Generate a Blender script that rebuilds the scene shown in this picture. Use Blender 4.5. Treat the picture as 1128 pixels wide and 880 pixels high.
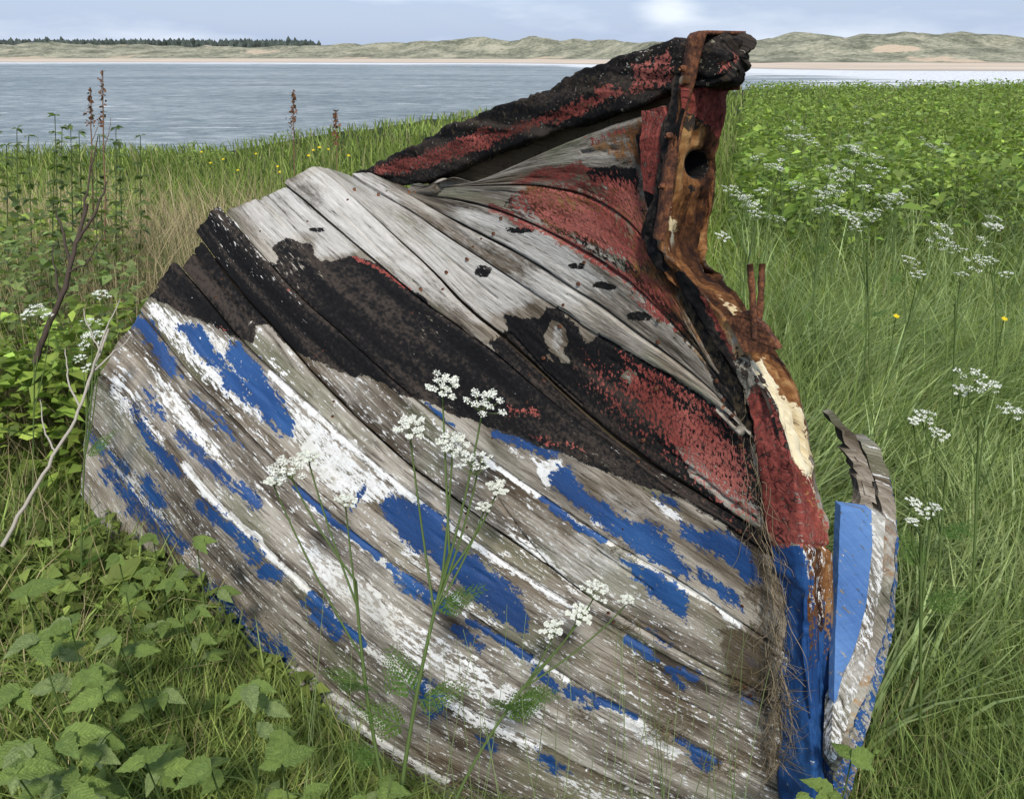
import bpy, math, random
import numpy as np
from mathutils import Vector, Matrix
from mathutils.geometry import tessellate_polygon
random.seed(5); RNG = np.random.default_rng(11)
for o in list(bpy.data.objects): bpy.data.objects.remove(o, do_unlink=True)
SC = bpy.context.scene; COL = SC.collection
# ------------------------------------------------------------------ camera
F = 850.; CX, CY = 564., 440.; PITCH = math.radians(24.2); CAM = np.array([0, 0, 1.6])
cam = bpy.data.cameras.new('camera'); cam.sensor_width = 36; cam.lens = F/1128*36; cam.clip_start = .05; cam.clip_end = 6000
co = bpy.data.objects.new('camera', cam); COL.objects.link(co); co.location = CAM; co.rotation_euler = (math.pi/2-PITCH, 0, 0)
SC.camera = co
# ------------------------------------------------------------------ sky
SUN_EL, SUN_AZ = math.radians(50), math.radians(176)      # azimuth clockwise from +Y
W = bpy.data.worlds.new('World'); SC.world = W; W.use_nodes = True
nt = W.node_tree; nt.nodes.clear()
def wn(t, **k):
    n = nt.nodes.new(t)
    for a, b in k.items(): setattr(n, a, b)
    return n
sky = wn('ShaderNodeTexSky', sky_type='NISHITA', sun_disc=False, sun_elevation=SUN_EL, sun_rotation=SUN_AZ, air_density=1.3, dust_density=1.0, ozone_density=1.5)
tc = wn('ShaderNodeTexCoord'); mp = wn('ShaderNodeMapping'); mp.inputs['Scale'].default_value = (3.2, 3.2, 15); mp.inputs['Location'].default_value = (.35, .1, .4)
n1 = wn('ShaderNodeTexNoise'); n1.inputs['Scale'].default_value = 1.0; n1.inputs['Detail'].default_value = 7; n1.inputs['Roughness'].default_value = .55
r1 = wn('ShaderNodeValToRGB'); r1.color_ramp.elements[0].position = .44; r1.color_ramp.elements[0].color = (.80,.80,.80,1); r1.color_ramp.elements[1].position = .74; r1.color_ramp.elements[1].color = (.96,.96,.96,1)
r2 = wn('ShaderNodeValToRGB'); r2.color_ramp.elements[0].position = .50; r2.color_ramp.elements[0].color = (.41,.525,.755,1); r2.color_ramp.elements[1].position = .76; r2.color_ramp.elements[1].color = (.80,.87,.97,1)
b1 = wn('ShaderNodeBackground'); b1.inputs['Strength'].default_value = .11
b2 = wn('ShaderNodeBackground'); b2.inputs['Strength'].default_value = .88
mx = wn('ShaderNodeMixShader'); wo = wn('ShaderNodeOutputWorld')
L = nt.links.new
L(tc.outputs['Generated'], mp.inputs['Vector']); L(mp.outputs[0], n1.inputs['Vector']); 
dt = wn('ShaderNodeVectorMath', operation='DISTANCE'); dt.inputs[1].default_value = (.177, .983, .038); nrm = wn('ShaderNodeMapping'); nrm.inputs['Scale'].default_value = (1, 1, 1.6); nrm.inputs['Location'].default_value = (0, 0, -.037)
L(tc.outputs['Generated'], nrm.inputs['Vector']); L(nrm.outputs[0], dt.inputs[0])
mr = wn('ShaderNodeMapRange', interpolation_type='SMOOTHSTEP'); mr.inputs[1].default_value = .055; mr.inputs[2].default_value = 0.; mr.inputs[3].default_value = 0; mr.inputs[4].default_value = .30; L(dt.outputs['Value'], mr.inputs[0])
ad = wn('ShaderNodeMath', operation='ADD'); L(n1.outputs['Fac'], ad.inputs[0]); L(mr.outputs[0], ad.inputs[1]); L(ad.outputs[0], r1.inputs[0]); L(ad.outputs[0], r2.inputs[0])
L(sky.outputs[0], b1.inputs['Color']); L(r2.outputs[0], b2.inputs['Color']); L(r1.outputs[0], mx.inputs[0]); L(b1.outputs[0], mx.inputs[1]); L(b2.outputs[0], mx.inputs[2]); L(mx.outputs[0], wo.inputs['Surface'])
# ------------------------------------------------------------------ sun (hazy)
sl = bpy.data.lights.new('sun', 'SUN'); sl.energy = 3.0; sl.angle = math.radians(8); sl.color = (1, .95, .88)
so = bpy.data.objects.new('sun', sl); COL.objects.link(so)
sd = Vector((math.sin(SUN_AZ)*math.cos(SUN_EL), math.cos(SUN_AZ)*math.cos(SUN_EL), math.sin(SUN_EL)))
so.rotation_euler = sd.to_track_quat('Z', 'Y').to_euler(); so.location = (5, -6, 12)
SC.view_settings.view_transform = 'Standard'; SC.view_settings.look = 'None'; SC.view_settings.exposure = .38; SC.view_settings.gamma = 1
SC.render.engine = 'CYCLES'; SC.cycles.max_bounces = 4; SC.cycles.diffuse_bounces = 2; SC.cycles.glossy_bounces = 2; SC.cycles.transmission_bounces = 3
# ------------------------------------------------------------------ helpers
sp, cp = math.sin(PITCH), math.cos(PITCH)
def ray(px, py):
    px = np.asarray(px, float); py = np.asarray(py, float); a = (px-CX)/F; b = -(py-CY)/F
    return np.stack([a, cp+b*sp, -sp+b*cp], -1)
def at(px, py, d): return CAM+np.asarray(d)[..., None]*ray(px, py)
def proj(P):
    q = np.asarray(P, float)-CAM; d = q[..., 1]*cp-q[..., 2]*sp; u = q[..., 1]*sp+q[..., 2]*cp
    d = np.where(np.abs(d) < 1e-4, 1e-4, d)
    return np.stack([CX+F*q[..., 0]/d, CY-F*u/d, d], -1)
def mesh_np(name, V, Q=None, T=None, smooth=True):
    me = bpy.data.meshes.new(name); V = np.ascontiguousarray(V, np.float32)
    Q = np.zeros((0, 4), np.int32) if Q is None else np.asarray(Q, np.int32).reshape(-1, 4)
    T = np.zeros((0, 3), np.int32) if T is None else np.asarray(T, np.int32).reshape(-1, 3)
    me.vertices.add(len(V)); me.vertices.foreach_set('co', V.ravel())
    me.loops.add(Q.size+T.size); me.polygons.add(len(Q)+len(T))
    me.loops.foreach_set('vertex_index', np.concatenate([Q.ravel(), T.ravel()]).astype(np.int32))
    me.polygons.foreach_set('loop_start', np.concatenate([np.arange(len(Q))*4, len(Q)*4+np.arange(len(T))*3]).astype(np.int32))
    me.update(calc_edges=True)
    me.polygons.foreach_set('use_smooth', np.full(len(me.polygons), bool(smooth)))
    return me
def vattr(me, name, A):
    A = np.asarray(A, np.float32)
    if A.ndim == 1:
        a = me.attributes.new(name, 'FLOAT', 'POINT'); a.data.foreach_set('value', A)
    elif A.shape[1] == 4:
        a = me.attributes.new(name, 'FLOAT_COLOR', 'POINT'); a.data.foreach_set('color', A.ravel())
    else:
        a = me.attributes.new(name, 'FLOAT_VECTOR', 'POINT'); a.data.foreach_set('vector', A.ravel())
def obj(name, me, mat=None, parent=None):
    o = bpy.data.objects.new(name, me); COL.objects.link(o)
    if mat is not None and me is not None and not me.materials: me.materials.append(mat)
    if parent is not None: o.parent = parent
    return o
def tag(o, label=None, cat=None, group=None, kind=None):
    if label: o['label'] = label
    if cat: o['category'] = cat
    if group: o['group'] = group
    if kind: o['kind'] = kind
    return o
def empty(name, loc=(0, 0, 0)):
    o = bpy.data.objects.new(name, None); COL.objects.link(o); o.location = loc; o.empty_display_size = .05; return o
def local(V, root): return np.asarray(V)-np.array(root.location)
def h3(i, j, k, s=0):
    n = (i.astype(np.int64)*374761393+j.astype(np.int64)*668265263+k.astype(np.int64)*2147483647+s*1274126177) & 0xffffffff
    n = ((n ^ (n >> 13))*1274126177) & 0xffffffff; n = n ^ (n >> 16)
    return (n & 0xffff)/65535.
def vnoise(P, s=0):
    P = np.asarray(P, float); i = np.floor(P).astype(np.int64); f = P-i; f = f*f*(3-2*f); r = 0
    for a in (0, 1):
        for b in (0, 1):
            for c in (0, 1):
                w = (f[..., 0] if a else 1-f[..., 0])*(f[..., 1] if b else 1-f[..., 1])*(f[..., 2] if c else 1-f[..., 2])
                r = r+w*h3(i[..., 0]+a, i[..., 1]+b, i[..., 2]+c, s)
    return r
def fbm(P, o=4, s=0):
    r = 0; a = .5; t = 0; P = np.asarray(P, float)
    for q in range(o): r = r+a*vnoise(P*2**q+7.3*q, s+q); t += a; a *= .5
    return r/t
def grid_faces(nu, nv, off=0, closed=False):
    i = np.arange(nu-1)[:, None]; j = np.arange(nv if closed else nv-1)[None, :]; j2 = (j+1) % nv
    return (off+np.stack([i*nv+j+0*i, (i+1)*nv+j, (i+1)*nv+j2, i*nv+j2+0*i], -1)).reshape(-1, 4)
def crom(pts, n):
    pts = np.array(pts, float); s = np.r_[0, np.cumsum(np.linalg.norm(np.diff(pts, axis=0), axis=1))]; q = np.linspace(0, s[-1], n)
    m = np.gradient(pts, s, axis=0); i = np.clip(np.searchsorted(s, q)-1, 0, len(s)-2); h = (s[i+1]-s[i]); t = ((q-s[i])/h)[:, None]; h = h[:, None]
    return (2*t**3-3*t**2+1)*pts[i]+(t**3-2*t**2+t)*h*m[i]+(-2*t**3+3*t**2)*pts[i+1]+(t**3-t**2)*h*m[i+1]
def tube(path, rad, n=6, cap=True):
    path = np.asarray(path, float); m = len(path); rad = np.broadcast_to(np.asarray(rad, float), (m,))
    T = np.gradient(path, axis=0); T /= np.linalg.norm(T, axis=1)[:, None]+1e-9
    ref = np.array([0, 0, 1.]) if abs(T[0, 2]) < .9 else np.array([1., 0, 0])
    A = np.cross(T, ref); A /= np.linalg.norm(A, axis=1)[:, None]+1e-9; B = np.cross(T, A)
    th = np.arange(n)*2*math.pi/n
    V = path[:, None]+rad[:, None, None]*(np.cos(th)[None, :, None]*A[:, None]+np.sin(th)[None, :, None]*B[:, None])
    V = V.reshape(-1, 3); Q = grid_faces(m, n, closed=True)
    Tn = []
    if cap:
        V = np.r_[V, path[:1], path[-1:]]; a = m*n
        for j in range(n): Tn += [(a, (j+1) % n, j), (a+1, (m-1)*n+j, (m-1)*n+(j+1) % n)]
    return V, Q, np.array(Tn).reshape(-1, 3)
class MB:
    def __init__(s): s.V = []; s.Q = []; s.T = []; s.n = 0; s.C = []
    def add(s, V, Q=None, T=None, c=None):
        V = np.asarray(V, float).reshape(-1, 3)
        if Q is not None and len(Q): s.Q.append(np.asarray(Q)+s.n)
        if T is not None and len(T): s.T.append(np.asarray(T)+s.n)
        s.V.append(V); s.n += len(V)
        s.C.append(np.tile(np.array(c if c is not None else (.5, .5, .5, 1.), float), (len(V), 1)) if c is None or np.ndim(c) == 1 else np.asarray(c, float))
        return s
    def mesh(s, name, root=None, smooth=True, col=False):
        V = np.concatenate(s.V)
        if root is not None: V = local(V, root)
        me = mesh_np(name, V, np.concatenate(s.Q) if s.Q else None, np.concatenate(s.T) if s.T else None, smooth)
        if col: vattr(me, 'tint', np.concatenate(s.C))
        return me
def segdist(p, pts):
    """distance of points p (N,2) to a polyline"""
    pts = np.array(pts, float); best = np.full(len(p), 1e9)
    for a, b in zip(pts[:-1], pts[1:]):
        ab = b-a; t = np.clip(((p-a)@ab)/(ab@ab+1e-9), 0, 1); best = np.minimum(best, np.linalg.norm(p-a-t[:, None]*ab, axis=1))
    return best
def inside(p, poly):
    poly = np.array(poly, float); x, y = p[:, 0], p[:, 1]; c = np.zeros(len(p), bool); j = len(poly)-1
    for i in range(len(poly)):
        xi, yi = poly[i]; xj, yj = poly[j]
        c ^= ((yi > y) != (yj > y)) & (x < (xj-xi)*(y-yi)/(yj-yi+1e-12)+xi); j = i
    return c
def sdf(p, poly):
    d = segdist(p, list(poly)+[poly[0]]); return np.where(inside(p, poly), d, -d)
# ------------------------------------------------------------------ node material helpers
class NM:
    def __init__(s, name):
        s.m = bpy.data.materials.new(name); s.m.use_nodes = True; s.t = s.m.node_tree; s.t.nodes.clear(); s.out = s.t.nodes.new('ShaderNodeOutputMaterial')
    def n(s, t, ins=None, **k):
        n = s.t.nodes.new(t)
        for a, b in k.items(): setattr(n, a, b)
        for a, b in (ins or {}).items():
            if hasattr(b, 'is_linked') or isinstance(b, bpy.types.NodeSocket): s.t.links.new(b, n.inputs[a])
            else: n.inputs[a].default_value = b
        return n
    def math(s, op, a, b=0., c=None, clamp=False):
        n = s.t.nodes.new('ShaderNodeMath'); n.operation = op; n.use_clamp = clamp
        for i, v in enumerate([a, b] + ([c] if c is not None else [])):
            if isinstance(v, bpy.types.NodeSocket): s.t.links.new(v, n.inputs[i])
            else: n.inputs[i].default_value = v
        return n.outputs[0]
    def mix(s, f, a, b):
        n = s.t.nodes.new('ShaderNodeMix'); n.data_type = 'RGBA'
        for i, v in ((0, f), (6, a), (7, b)):
            if isinstance(v, bpy.types.NodeSocket): s.t.links.new(v, n.inputs[i])
            else: n.inputs[i].default_value = v if i == 0 else tuple(v)+((1,) if len(v) == 3 else ())
        return n.outputs[2]
    def ramp(s, f, els):
        n = s.t.nodes.new('ShaderNodeValToRGB'); e = n.color_ramp.elements
        while len(e) < len(els): e.new(.5)
        for x, (p, c) in zip(e, els): x.position = p; x.color = tuple(c)+(1,) if len(c) == 3 else c
        s.t.links.new(f, n.inputs[0]); return n.outputs[0]
    def step(s, f, lo, hi):
        n = s.t.nodes.new('ShaderNodeMapRange'); n.interpolation_type = 'SMOOTHSTEP'; n.inputs[1].default_value = lo; n.inputs[2].default_value = hi
        s.t.links.new(f, n.inputs[0]); return n.outputs[0]
    def noise(s, vec, scale, detail=4, rough=.5, dist=0.):
        n = s.n('ShaderNodeTexNoise', {'Vector': vec, 'Scale': scale, 'Detail': detail, 'Roughness': rough, 'Distortion': dist}); return n.outputs['Fac']
    def scale(s, vec, x, y, z=1, loc=(0, 0, 0)):
        n = s.n('ShaderNodeMapping', {'Vector': vec, 'Scale': (x, y, z), 'Location': loc}); return n.outputs[0]
    def attr(s, name): return s.n('ShaderNodeAttribute', attribute_name=name)
    def bsdf(s, col, rough=.8, normal=None, spec=.3, metal=0.):
        ins = {'Base Color': col, 'Roughness': rough, 'Specular IOR Level': spec, 'Metallic': metal}
        if not isinstance(col, bpy.types.NodeSocket): ins['Base Color'] = tuple(col)+(1,)
        if normal is not None: ins['Normal'] = normal
        b = s.n('ShaderNodeBsdfPrincipled', ins); return b.outputs[0]
    def bump(s, h, strength=.5, dist=.01):
        return s.n('ShaderNodeBump', {'Height': h, 'Strength': strength, 'Distance': dist}).outputs[0]
    def done(s, sh): s.t.links.new(sh, s.out.inputs['Surface']); return s.m
# ------------------------------------------------------------------ boat material
def boat_mat(name, wood=((.052,.042,.031), (.205,.180,.144), (.40,.365,.305)), blues=((.008,.034,.115), (.010,.050,.165), (.020,.080,.225))):
    M = NM(name); g = M.attr('grain').outputs['Vector']; P = M.attr('paint'); Wr = M.attr('wear')
    ps = M.n('ShaderNodeSeparateColor', {'Color': P.outputs['Color']}); red = P.outputs['Alpha']
    ws = M.n('ShaderNodeSeparateColor', {'Color': Wr.outputs['Color']}); mudm = Wr.outputs['Alpha']
    gw = M.attr('grainw').outputs['Vector']; Lo = M.attr('low'); ls = M.n('ShaderNodeSeparateColor', {'Color': Lo.outputs['Color']})
    big, mid, warmn, grnn = ls.outputs[0], ls.outputs[1], ls.outputs[2], Lo.outputs['Alpha']
    fine = M.noise(M.scale(gw, 9, 125), 1, 5, .76); lng = M.noise(M.scale(gw, 34, 135), 1, 5, .76); iso = M.noise(M.scale(g, 40, 56), 1, 6, .74); iso2 = M.noise(M.scale(g, 95, 125), 1, 3, .6); tiny = iso2
    wv = M.math('ADD', M.math('ADD', M.math('MULTIPLY', fine, .5), M.math('MULTIPLY', mid, .3)), M.math('MULTIPLY', big, .2))
    col = M.ramp(wv, [(.40, wood[0]), (.50, wood[1]), (.59, wood[2])])
    dk = M.math('MULTIPLY', M.step(fine, .405, .34), .8); warm = M.step(warmn, .48, .70)
    col = M.mix(M.math('MULTIPLY', warm, .45), col, M.mix(.5, col, (.26, .19, .115)))
    grn = M.step(grnn, .54, .74)
    col = M.mix(M.math('MULTIPLY', grn, .35), col, (.17, .185, .105))
    # pale weathered film
    pm = M.step(M.math('ADD', ws.outputs[1], M.math('MULTIPLY', M.math('SUBTRACT', M.math('ADD', M.math('MULTIPLY', lng, .5), M.math('MULTIPLY', big, .5)), .5), 1.5)), .34, .74)
    col = M.mix(M.math('MULTIPLY', pm, .8), col, M.ramp(fine, [(.30, (.24,.225,.195)), (.46, (.46,.44,.395)), (.64, (.62,.60,.56))]))
    # rust-stained timber
    rm = M.step(M.math('ADD', ws.outputs[0], M.math('MULTIPLY', M.math('SUBTRACT', M.math('ADD', M.math('MULTIPLY', iso, .5), M.math('MULTIPLY', big, .5)), .5), 1.7)), .42, .60)
    rc = M.ramp(M.math('ADD', M.math('MULTIPLY', mid, .45), M.math('MULTIPLY', iso, .55)), [(.37, (.022,.011,.008)), (.46, (.085,.036,.016)), (.55, (.22,.098,.036)), (.68, (.40,.24,.10))])
    col = M.mix(rm, col, rc)
    im = M.step(M.math('ADD', ws.outputs[2], M.math('MULTIPLY', M.math('SUBTRACT', iso, .5), 1.6)), .47, .54)
    col = M.mix(im, col, M.ramp(M.math('ADD', M.math('MULTIPLY', mid, .5), M.math('MULTIPLY', fine, .5)), [(.36, (.30,.19,.08)), (.48, (.60,.49,.29)), (.62, (.74,.66,.46))]))
    col = M.mix(dk, col, (.028, .022, .016))
    # paint coats
    wn_ = M.math('ADD', M.math('ADD', M.math('MULTIPLY', lng, .50), M.math('MULTIPLY', iso, .30)), M.math('MULTIPLY', fine, .20))
    wm = M.step(M.math('ADD', ps.outputs[1], M.math('MULTIPLY', M.math('SUBTRACT', wn_, .5), 2.9)), .490, .515)
    bn = M.math('ADD', M.math('ADD', M.math('MULTIPLY', iso, .42), M.math('MULTIPLY', lng, .40)), M.math('MULTIPLY', iso2, .18))
    bm = M.step(M.math('ADD', ps.outputs[0], M.math('MULTIPLY', M.math('SUBTRACT', bn, .5), 3.0)), .490, .512)
    bn2 = M.math('ADD', M.math('MULTIPLY', iso, .5), M.math('MULTIPLY', M.math('ADD', M.math('MULTIPLY', iso2, .5), M.math('MULTIPLY', lng, .5)), .5))
    km = M.step(M.math('ADD', ps.outputs[2], M.math('MULTIPLY', M.math('SUBTRACT', bn2, .5), 2.2)), .488, .512)
    rn = M.math('ADD', M.math('MULTIPLY', iso2, .6), M.math('MULTIPLY', iso, .4))
    dm = M.step(M.math('ADD', red, M.math('MULTIPLY', M.math('SUBTRACT', rn, .5), 2.1)), .485, .515)
    vor = M.n('ShaderNodeTexVoronoi', {'Vector': M.scale(gw, 60, 95), 'Scale': 1.}, feature='DISTANCE_TO_EDGE').outputs['Distance']
    crk = M.math('MULTIPLY', M.step(vor, .075, .035), M.step(iso, .46, .56))
    white = M.ramp(M.math('ADD', M.math('MULTIPLY', lng, .5), M.math('MULTIPLY', tiny, .5)), [(.36, (.34,.32,.27)), (.45, (.60,.59,.55)), (.6, (.71,.71,.69))])
    dirt = M.math('MULTIPLY', M.step(big, .5, .72), .5)
    white = M.mix(dirt, white, (.55, .52, .44))
    col = M.mix(wm, col, white)
    blue = M.ramp(M.math('ADD', M.math('MULTIPLY', big, .5), M.math('MULTIPLY', fine, .5)), [(.36, blues[0]), (.5, blues[1]), (.64, blues[2])])
    bchip = M.step(iso2, .69, .71)
    bm = M.math('MULTIPLY', bm, M.math('SUBTRACT', 1., bchip))
    col = M.mix(bm, col, blue)
    black = M.ramp(M.math('ADD', M.math('MULTIPLY', iso2, .5), M.math('MULTIPLY', mid, .5)), [(.36, (.0055,.0055,.006)), (.50, (.011,.0105,.0105)), (.62, (.046,.036,.029))])
    kchip = M.step(M.math('ADD', lng, M.math('MULTIPLY', big, .25)), .79, .82)
    km = M.math('MULTIPLY', km, M.math('SUBTRACT', 1., kchip))
    col = M.mix(km, col, black)
    redc = M.ramp(M.math('ADD', M.math('MULTIPLY', iso2, .5), M.math('MULTIPLY', big, .5)), [(.36, (.12,.028,.022)), (.5, (.25,.060,.047)), (.64, (.38,.118,.092))])
    dm = M.math('MULTIPLY', dm, M.math('SUBTRACT', 1., M.math('MULTIPLY', crk, .92)))
    col = M.mix(dm, col, redc)
    mm = M.step(M.math('ADD', mudm, M.math('MULTIPLY', M.math('SUBTRACT', iso, .5), 1.5)), .42, .62)
    col = M.mix(M.math('MULTIPLY', mm, .85), col, (.075, .055, .032))
    cover = M.math('MAXIMUM', M.math('MAXIMUM', wm, bm), M.math('MAXIMUM', km, dm))
    rough = M.math('SUBTRACT', .9, M.math('MULTIPLY', bm, .36))
    bare = M.math('SUBTRACT', 1., cover)
    kmb = M.step(M.math('ADD', ps.outputs[2], M.math('MULTIPLY', M.math('SUBTRACT', bn, .5), 2.2)), .45, .55)
    cov = M.math('MAXIMUM', M.math('MAXIMUM', wm, kmb), M.step(M.math('ADD', ps.outputs[0], M.math('MULTIPLY', M.math('SUBTRACT', bn, .5), 3.0)), .47, .53))
    hgt = M.math('ADD', M.math('MULTIPLY', fine, M.math('SUBTRACT', 1.7, M.math('MULTIPLY', cov, 1.4))), M.math('MULTIPLY', cov, .85))
    hgt = M.math('ADD', hgt, M.math('MULTIPLY', iso, .6))
    return M.done(M.bsdf(col, rough, M.bump(hgt, .85, .0045), M.math('ADD', .10, M.math('MULTIPLY', bm, .25))))
BOAT = boat_mat('weathered_boat_timber'); SKYLIT = boat_mat('skylit_blue_timber', blues=((.050,.12,.29), (.075,.165,.36), (.10,.205,.42)))  # second material: sky reflection on the plank is put into its lighter blues
def boat_attrs(me, grain, pnt, wear):
    g = np.asarray(grain, float).reshape(-1, 3); vattr(me, 'grain', g); vattr(me, 'paint', np.asarray(pnt).reshape(-1, 4)); vattr(me, 'wear', np.asarray(wear).reshape(-1, 4))
    def q(a, b, o, sd): return fbm(np.c_[g[:, 0]*a+sd, g[:, 1]*b, g[:, 2]*3.1], o, sd)
    st = lambda v, k=1.15: np.clip(.5+(v-.5)*k, 0, 1)
    gw = g+np.c_[(q(3, 6, 2, 71)-.5)*.06, (q(3, 6, 2, 72)-.5)*.022, 0*g[:, 0]]; vattr(me, 'grainw', gw)
    mid = fbm(np.c_[gw[:, 0]*2.5, gw[:, 1]*28, g[:, 2]*3.1], 3, 75); vattr(me, 'low', np.c_[st(q(5, 7, 3, 73)), st(mid), st(q(3, 11, 2, 74)), st(q(5, 12, 2, 76))])
def iron_mat(name='rusty_iron'):
    M = NM(name); g = M.n('ShaderNodeTexCoord').outputs['Object']
    n = M.noise(g, 45, 8, .65); n2 = M.noise(g, 160, 4, .6)
    col = M.ramp(M.math('ADD', M.math('MULTIPLY', n, .6), M.math('MULTIPLY', n2, .4)), [(.36, (.02,.011,.008)), (.48, (.085,.032,.016)), (.57, (.19,.072,.030)), (.68, (.30,.14,.06))])
    return M.done(M.bsdf(col, .85, M.bump(M.math('ADD', n, M.math('MULTIPLY', n2, .5)), .8, .004), .3))
IRON = iron_mat()
# ------------------------------------------------------------------ hull shape: plank seams, traced stern..left end
S_ = .85
KD = np.array([-.566, .824, 0]); KD /= np.linalg.norm(KD); ND = np.array([KD[1], -KD[0], 0]); P0 = np.array([.74, 1.30, 0])*S_
n0, k0 = ND@P0, KD@P0
HB = .043          # half thickness of the stern post at the rabbet
SE = dict(
 f=[(456,212),(490,207),(522,200),(567,181),(600,166),(640,149),(680,134),(712,124)],
 e=[(452,212),(480,208),(540,204),(600,206),(650,219),(696,250),(724,290),(744,322)],
 d=[(432,200),(460,212),(500,219),(540,229),(585,247),(626,268),(680,302),(725,342),(770,390),(797,425)],
 c=[(408,189),(440,207),(470,225),(522,254),(574,282),(629,318),(656,335),(699,367),(745,400),(785,433),(806,455)],
 b=[(384,189),(420,211),(460,236),(485,254),(545,295),(598,330),(657,369),(700,393),(754,426),(806,463),(822,478)],
 a=[(345,179),(365,193),(392,218),(426,250),(476,297),(513,336),(559,374),(591,405),(636,447),(673,480),(722,516),(775,550),(838,590)],
 g=[(307,198),(335,221),(363,245),(390,268),(430,302),(470,335),(500,356),(545,389),(591,428),(636,464),(682,496),(738,541),(791,574),(841,609)],
 h=[(238,222),(268,258),(295,288),(334,330),(375,366),(409,397),(459,441),(500,474),(534,501),(607,552),(675,598),(745,639),(814,685),(848,708)],
 h2=[(213,252),(226,270),(260,315),(308,368),(334,398),(375,441),(405,470),(450,510),(500,548),(545,582),(602,622),(642,652),(700,688),(770,728),(850,768)],
 i=[(188,283),(215,315),(242,347),(258,367),(299,408),(345,449),(375,477),(434,527),(486,568),(561,622),(600,647),(634,667),(673,689),(727,721),(798,757),(851,783)],
 k=[(150,340),(170,363),(192,390),(215,418),(249,452),(295,500),(327,533),(368,568),(420,610),(489,658),(548,697),(609,736),(659,766),(725,801),(791,835),(852,868)],
 m=[(104,408),(130,428),(158,457),(190,493),(231,543),(258,570),(285,595),(338,645),(395,698),(455,743),(518,782),(591,818),(650,848),(740,888),(853,940)],
 n=[(90,462),(125,508),(155,548),(192,596),(249,662),(307,725),(348,760),(398,798),(432,821),(491,855),(560,893),(700,960),(850,1030)],
 o=[(85,540),(120,590),(150,630),(192,684),(249,752),(307,813),(348,848),(398,885),(470,930),(560,985),(700,1050),(850,1120)])
ORDER = 'f e d c b a g h h2 i k m n o'.split()
PR = dict(f=(1.82,.3,1.5), e=(1.85,.35,1.5), d=(1.95,.5,1.4), c=(2.02,.7,1.2), b=(2.08,.9,1.), a=(2.14,1.1,.9), g=(2.18,1.25,.8), h=(2.2,1.4,.7), h2=(2.2,1.5,.65), i=(2.2,1.55,.6), k=(2.2,1.6,.6), m=(2.2,1.6,.6), n=(2.2,1.6,.6), o=(2.2,1.6,.6))
def seam3d(key, N=81):
    pts = crom(SE[key][::-1], N); R = ray(pts[:, 0], pts[:, 1]); nr = R@ND; kr = R@KD; nC = ND@CAM; kC = KD@CAM
    T, s0, s1 = PR[key]; T *= S_
    ds = (n0-HB-nC)/nr[0]; ts = ds*kr[0]-k0+kC; de = (T+k0-kC)/kr[-1]; B = n0-(nC+de*nr[-1])
    def bc(t):
        x = (t-ts)/(T-ts); y = (x**3-2*x*x+x)*s0+(-2*x**3+3*x*x)+(x**3-x*x)*s1
        y = np.where(x < 0, x*s0, y); y = np.where(x > 1, 1+(x-1)*s1, y); return HB+(B-HB)*y
    d = np.linspace(.5, 4., 3000); out = []
    for j in range(N):
        f = (n0-(nC+d*nr[j]))-bc(d*kr[j]+kC-k0); z = np.where((f[:-1] > 0) & (f[1:] <= 0))[0]; q = z[0]
        out.append(d[q]+(d[q+1]-d[q])*f[q]/(f[q]-f[q+1]))
    return at(pts[:, 0], pts[:, 1], np.array(out))
SEAM = {k: seam3d(k) for k in ORDER}
SARR = np.stack([SEAM[k] for k in ORDER])              # (seams, 81, 3)
def tb(P): return P@KD-k0, n0-P@ND                      # along keel, half breadth
def surf(v, u):
    """point on the hull: v seam coordinate, u 0 stern .. 1 left end (arrays of the same shape)"""
    v = np.clip(v, 0, len(ORDER)-1-1e-6); i = np.floor(v).astype(int); f = (v-i)[..., None]
    x = np.clip(u, -.06, 1)*80; j = np.clip(np.floor(x).astype(int), 0, 79); g = (x-j)[..., None]
    def row(q): q = np.clip(q, 0, len(ORDER)-1); return SARR[q, j]*(1-g)+SARR[q, j+1]*g
    a, b, c, d = row(i-1), row(i), row(i+1), row(i+2)
    lin = b+(c-b)*f; cr = .5*((2*b)+(c-a)*f+(2*a-5*b+4*c-d)*f*f+(-a+3*b-3*c+d)*f**3)
    return lin*.45+cr*.55
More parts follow.
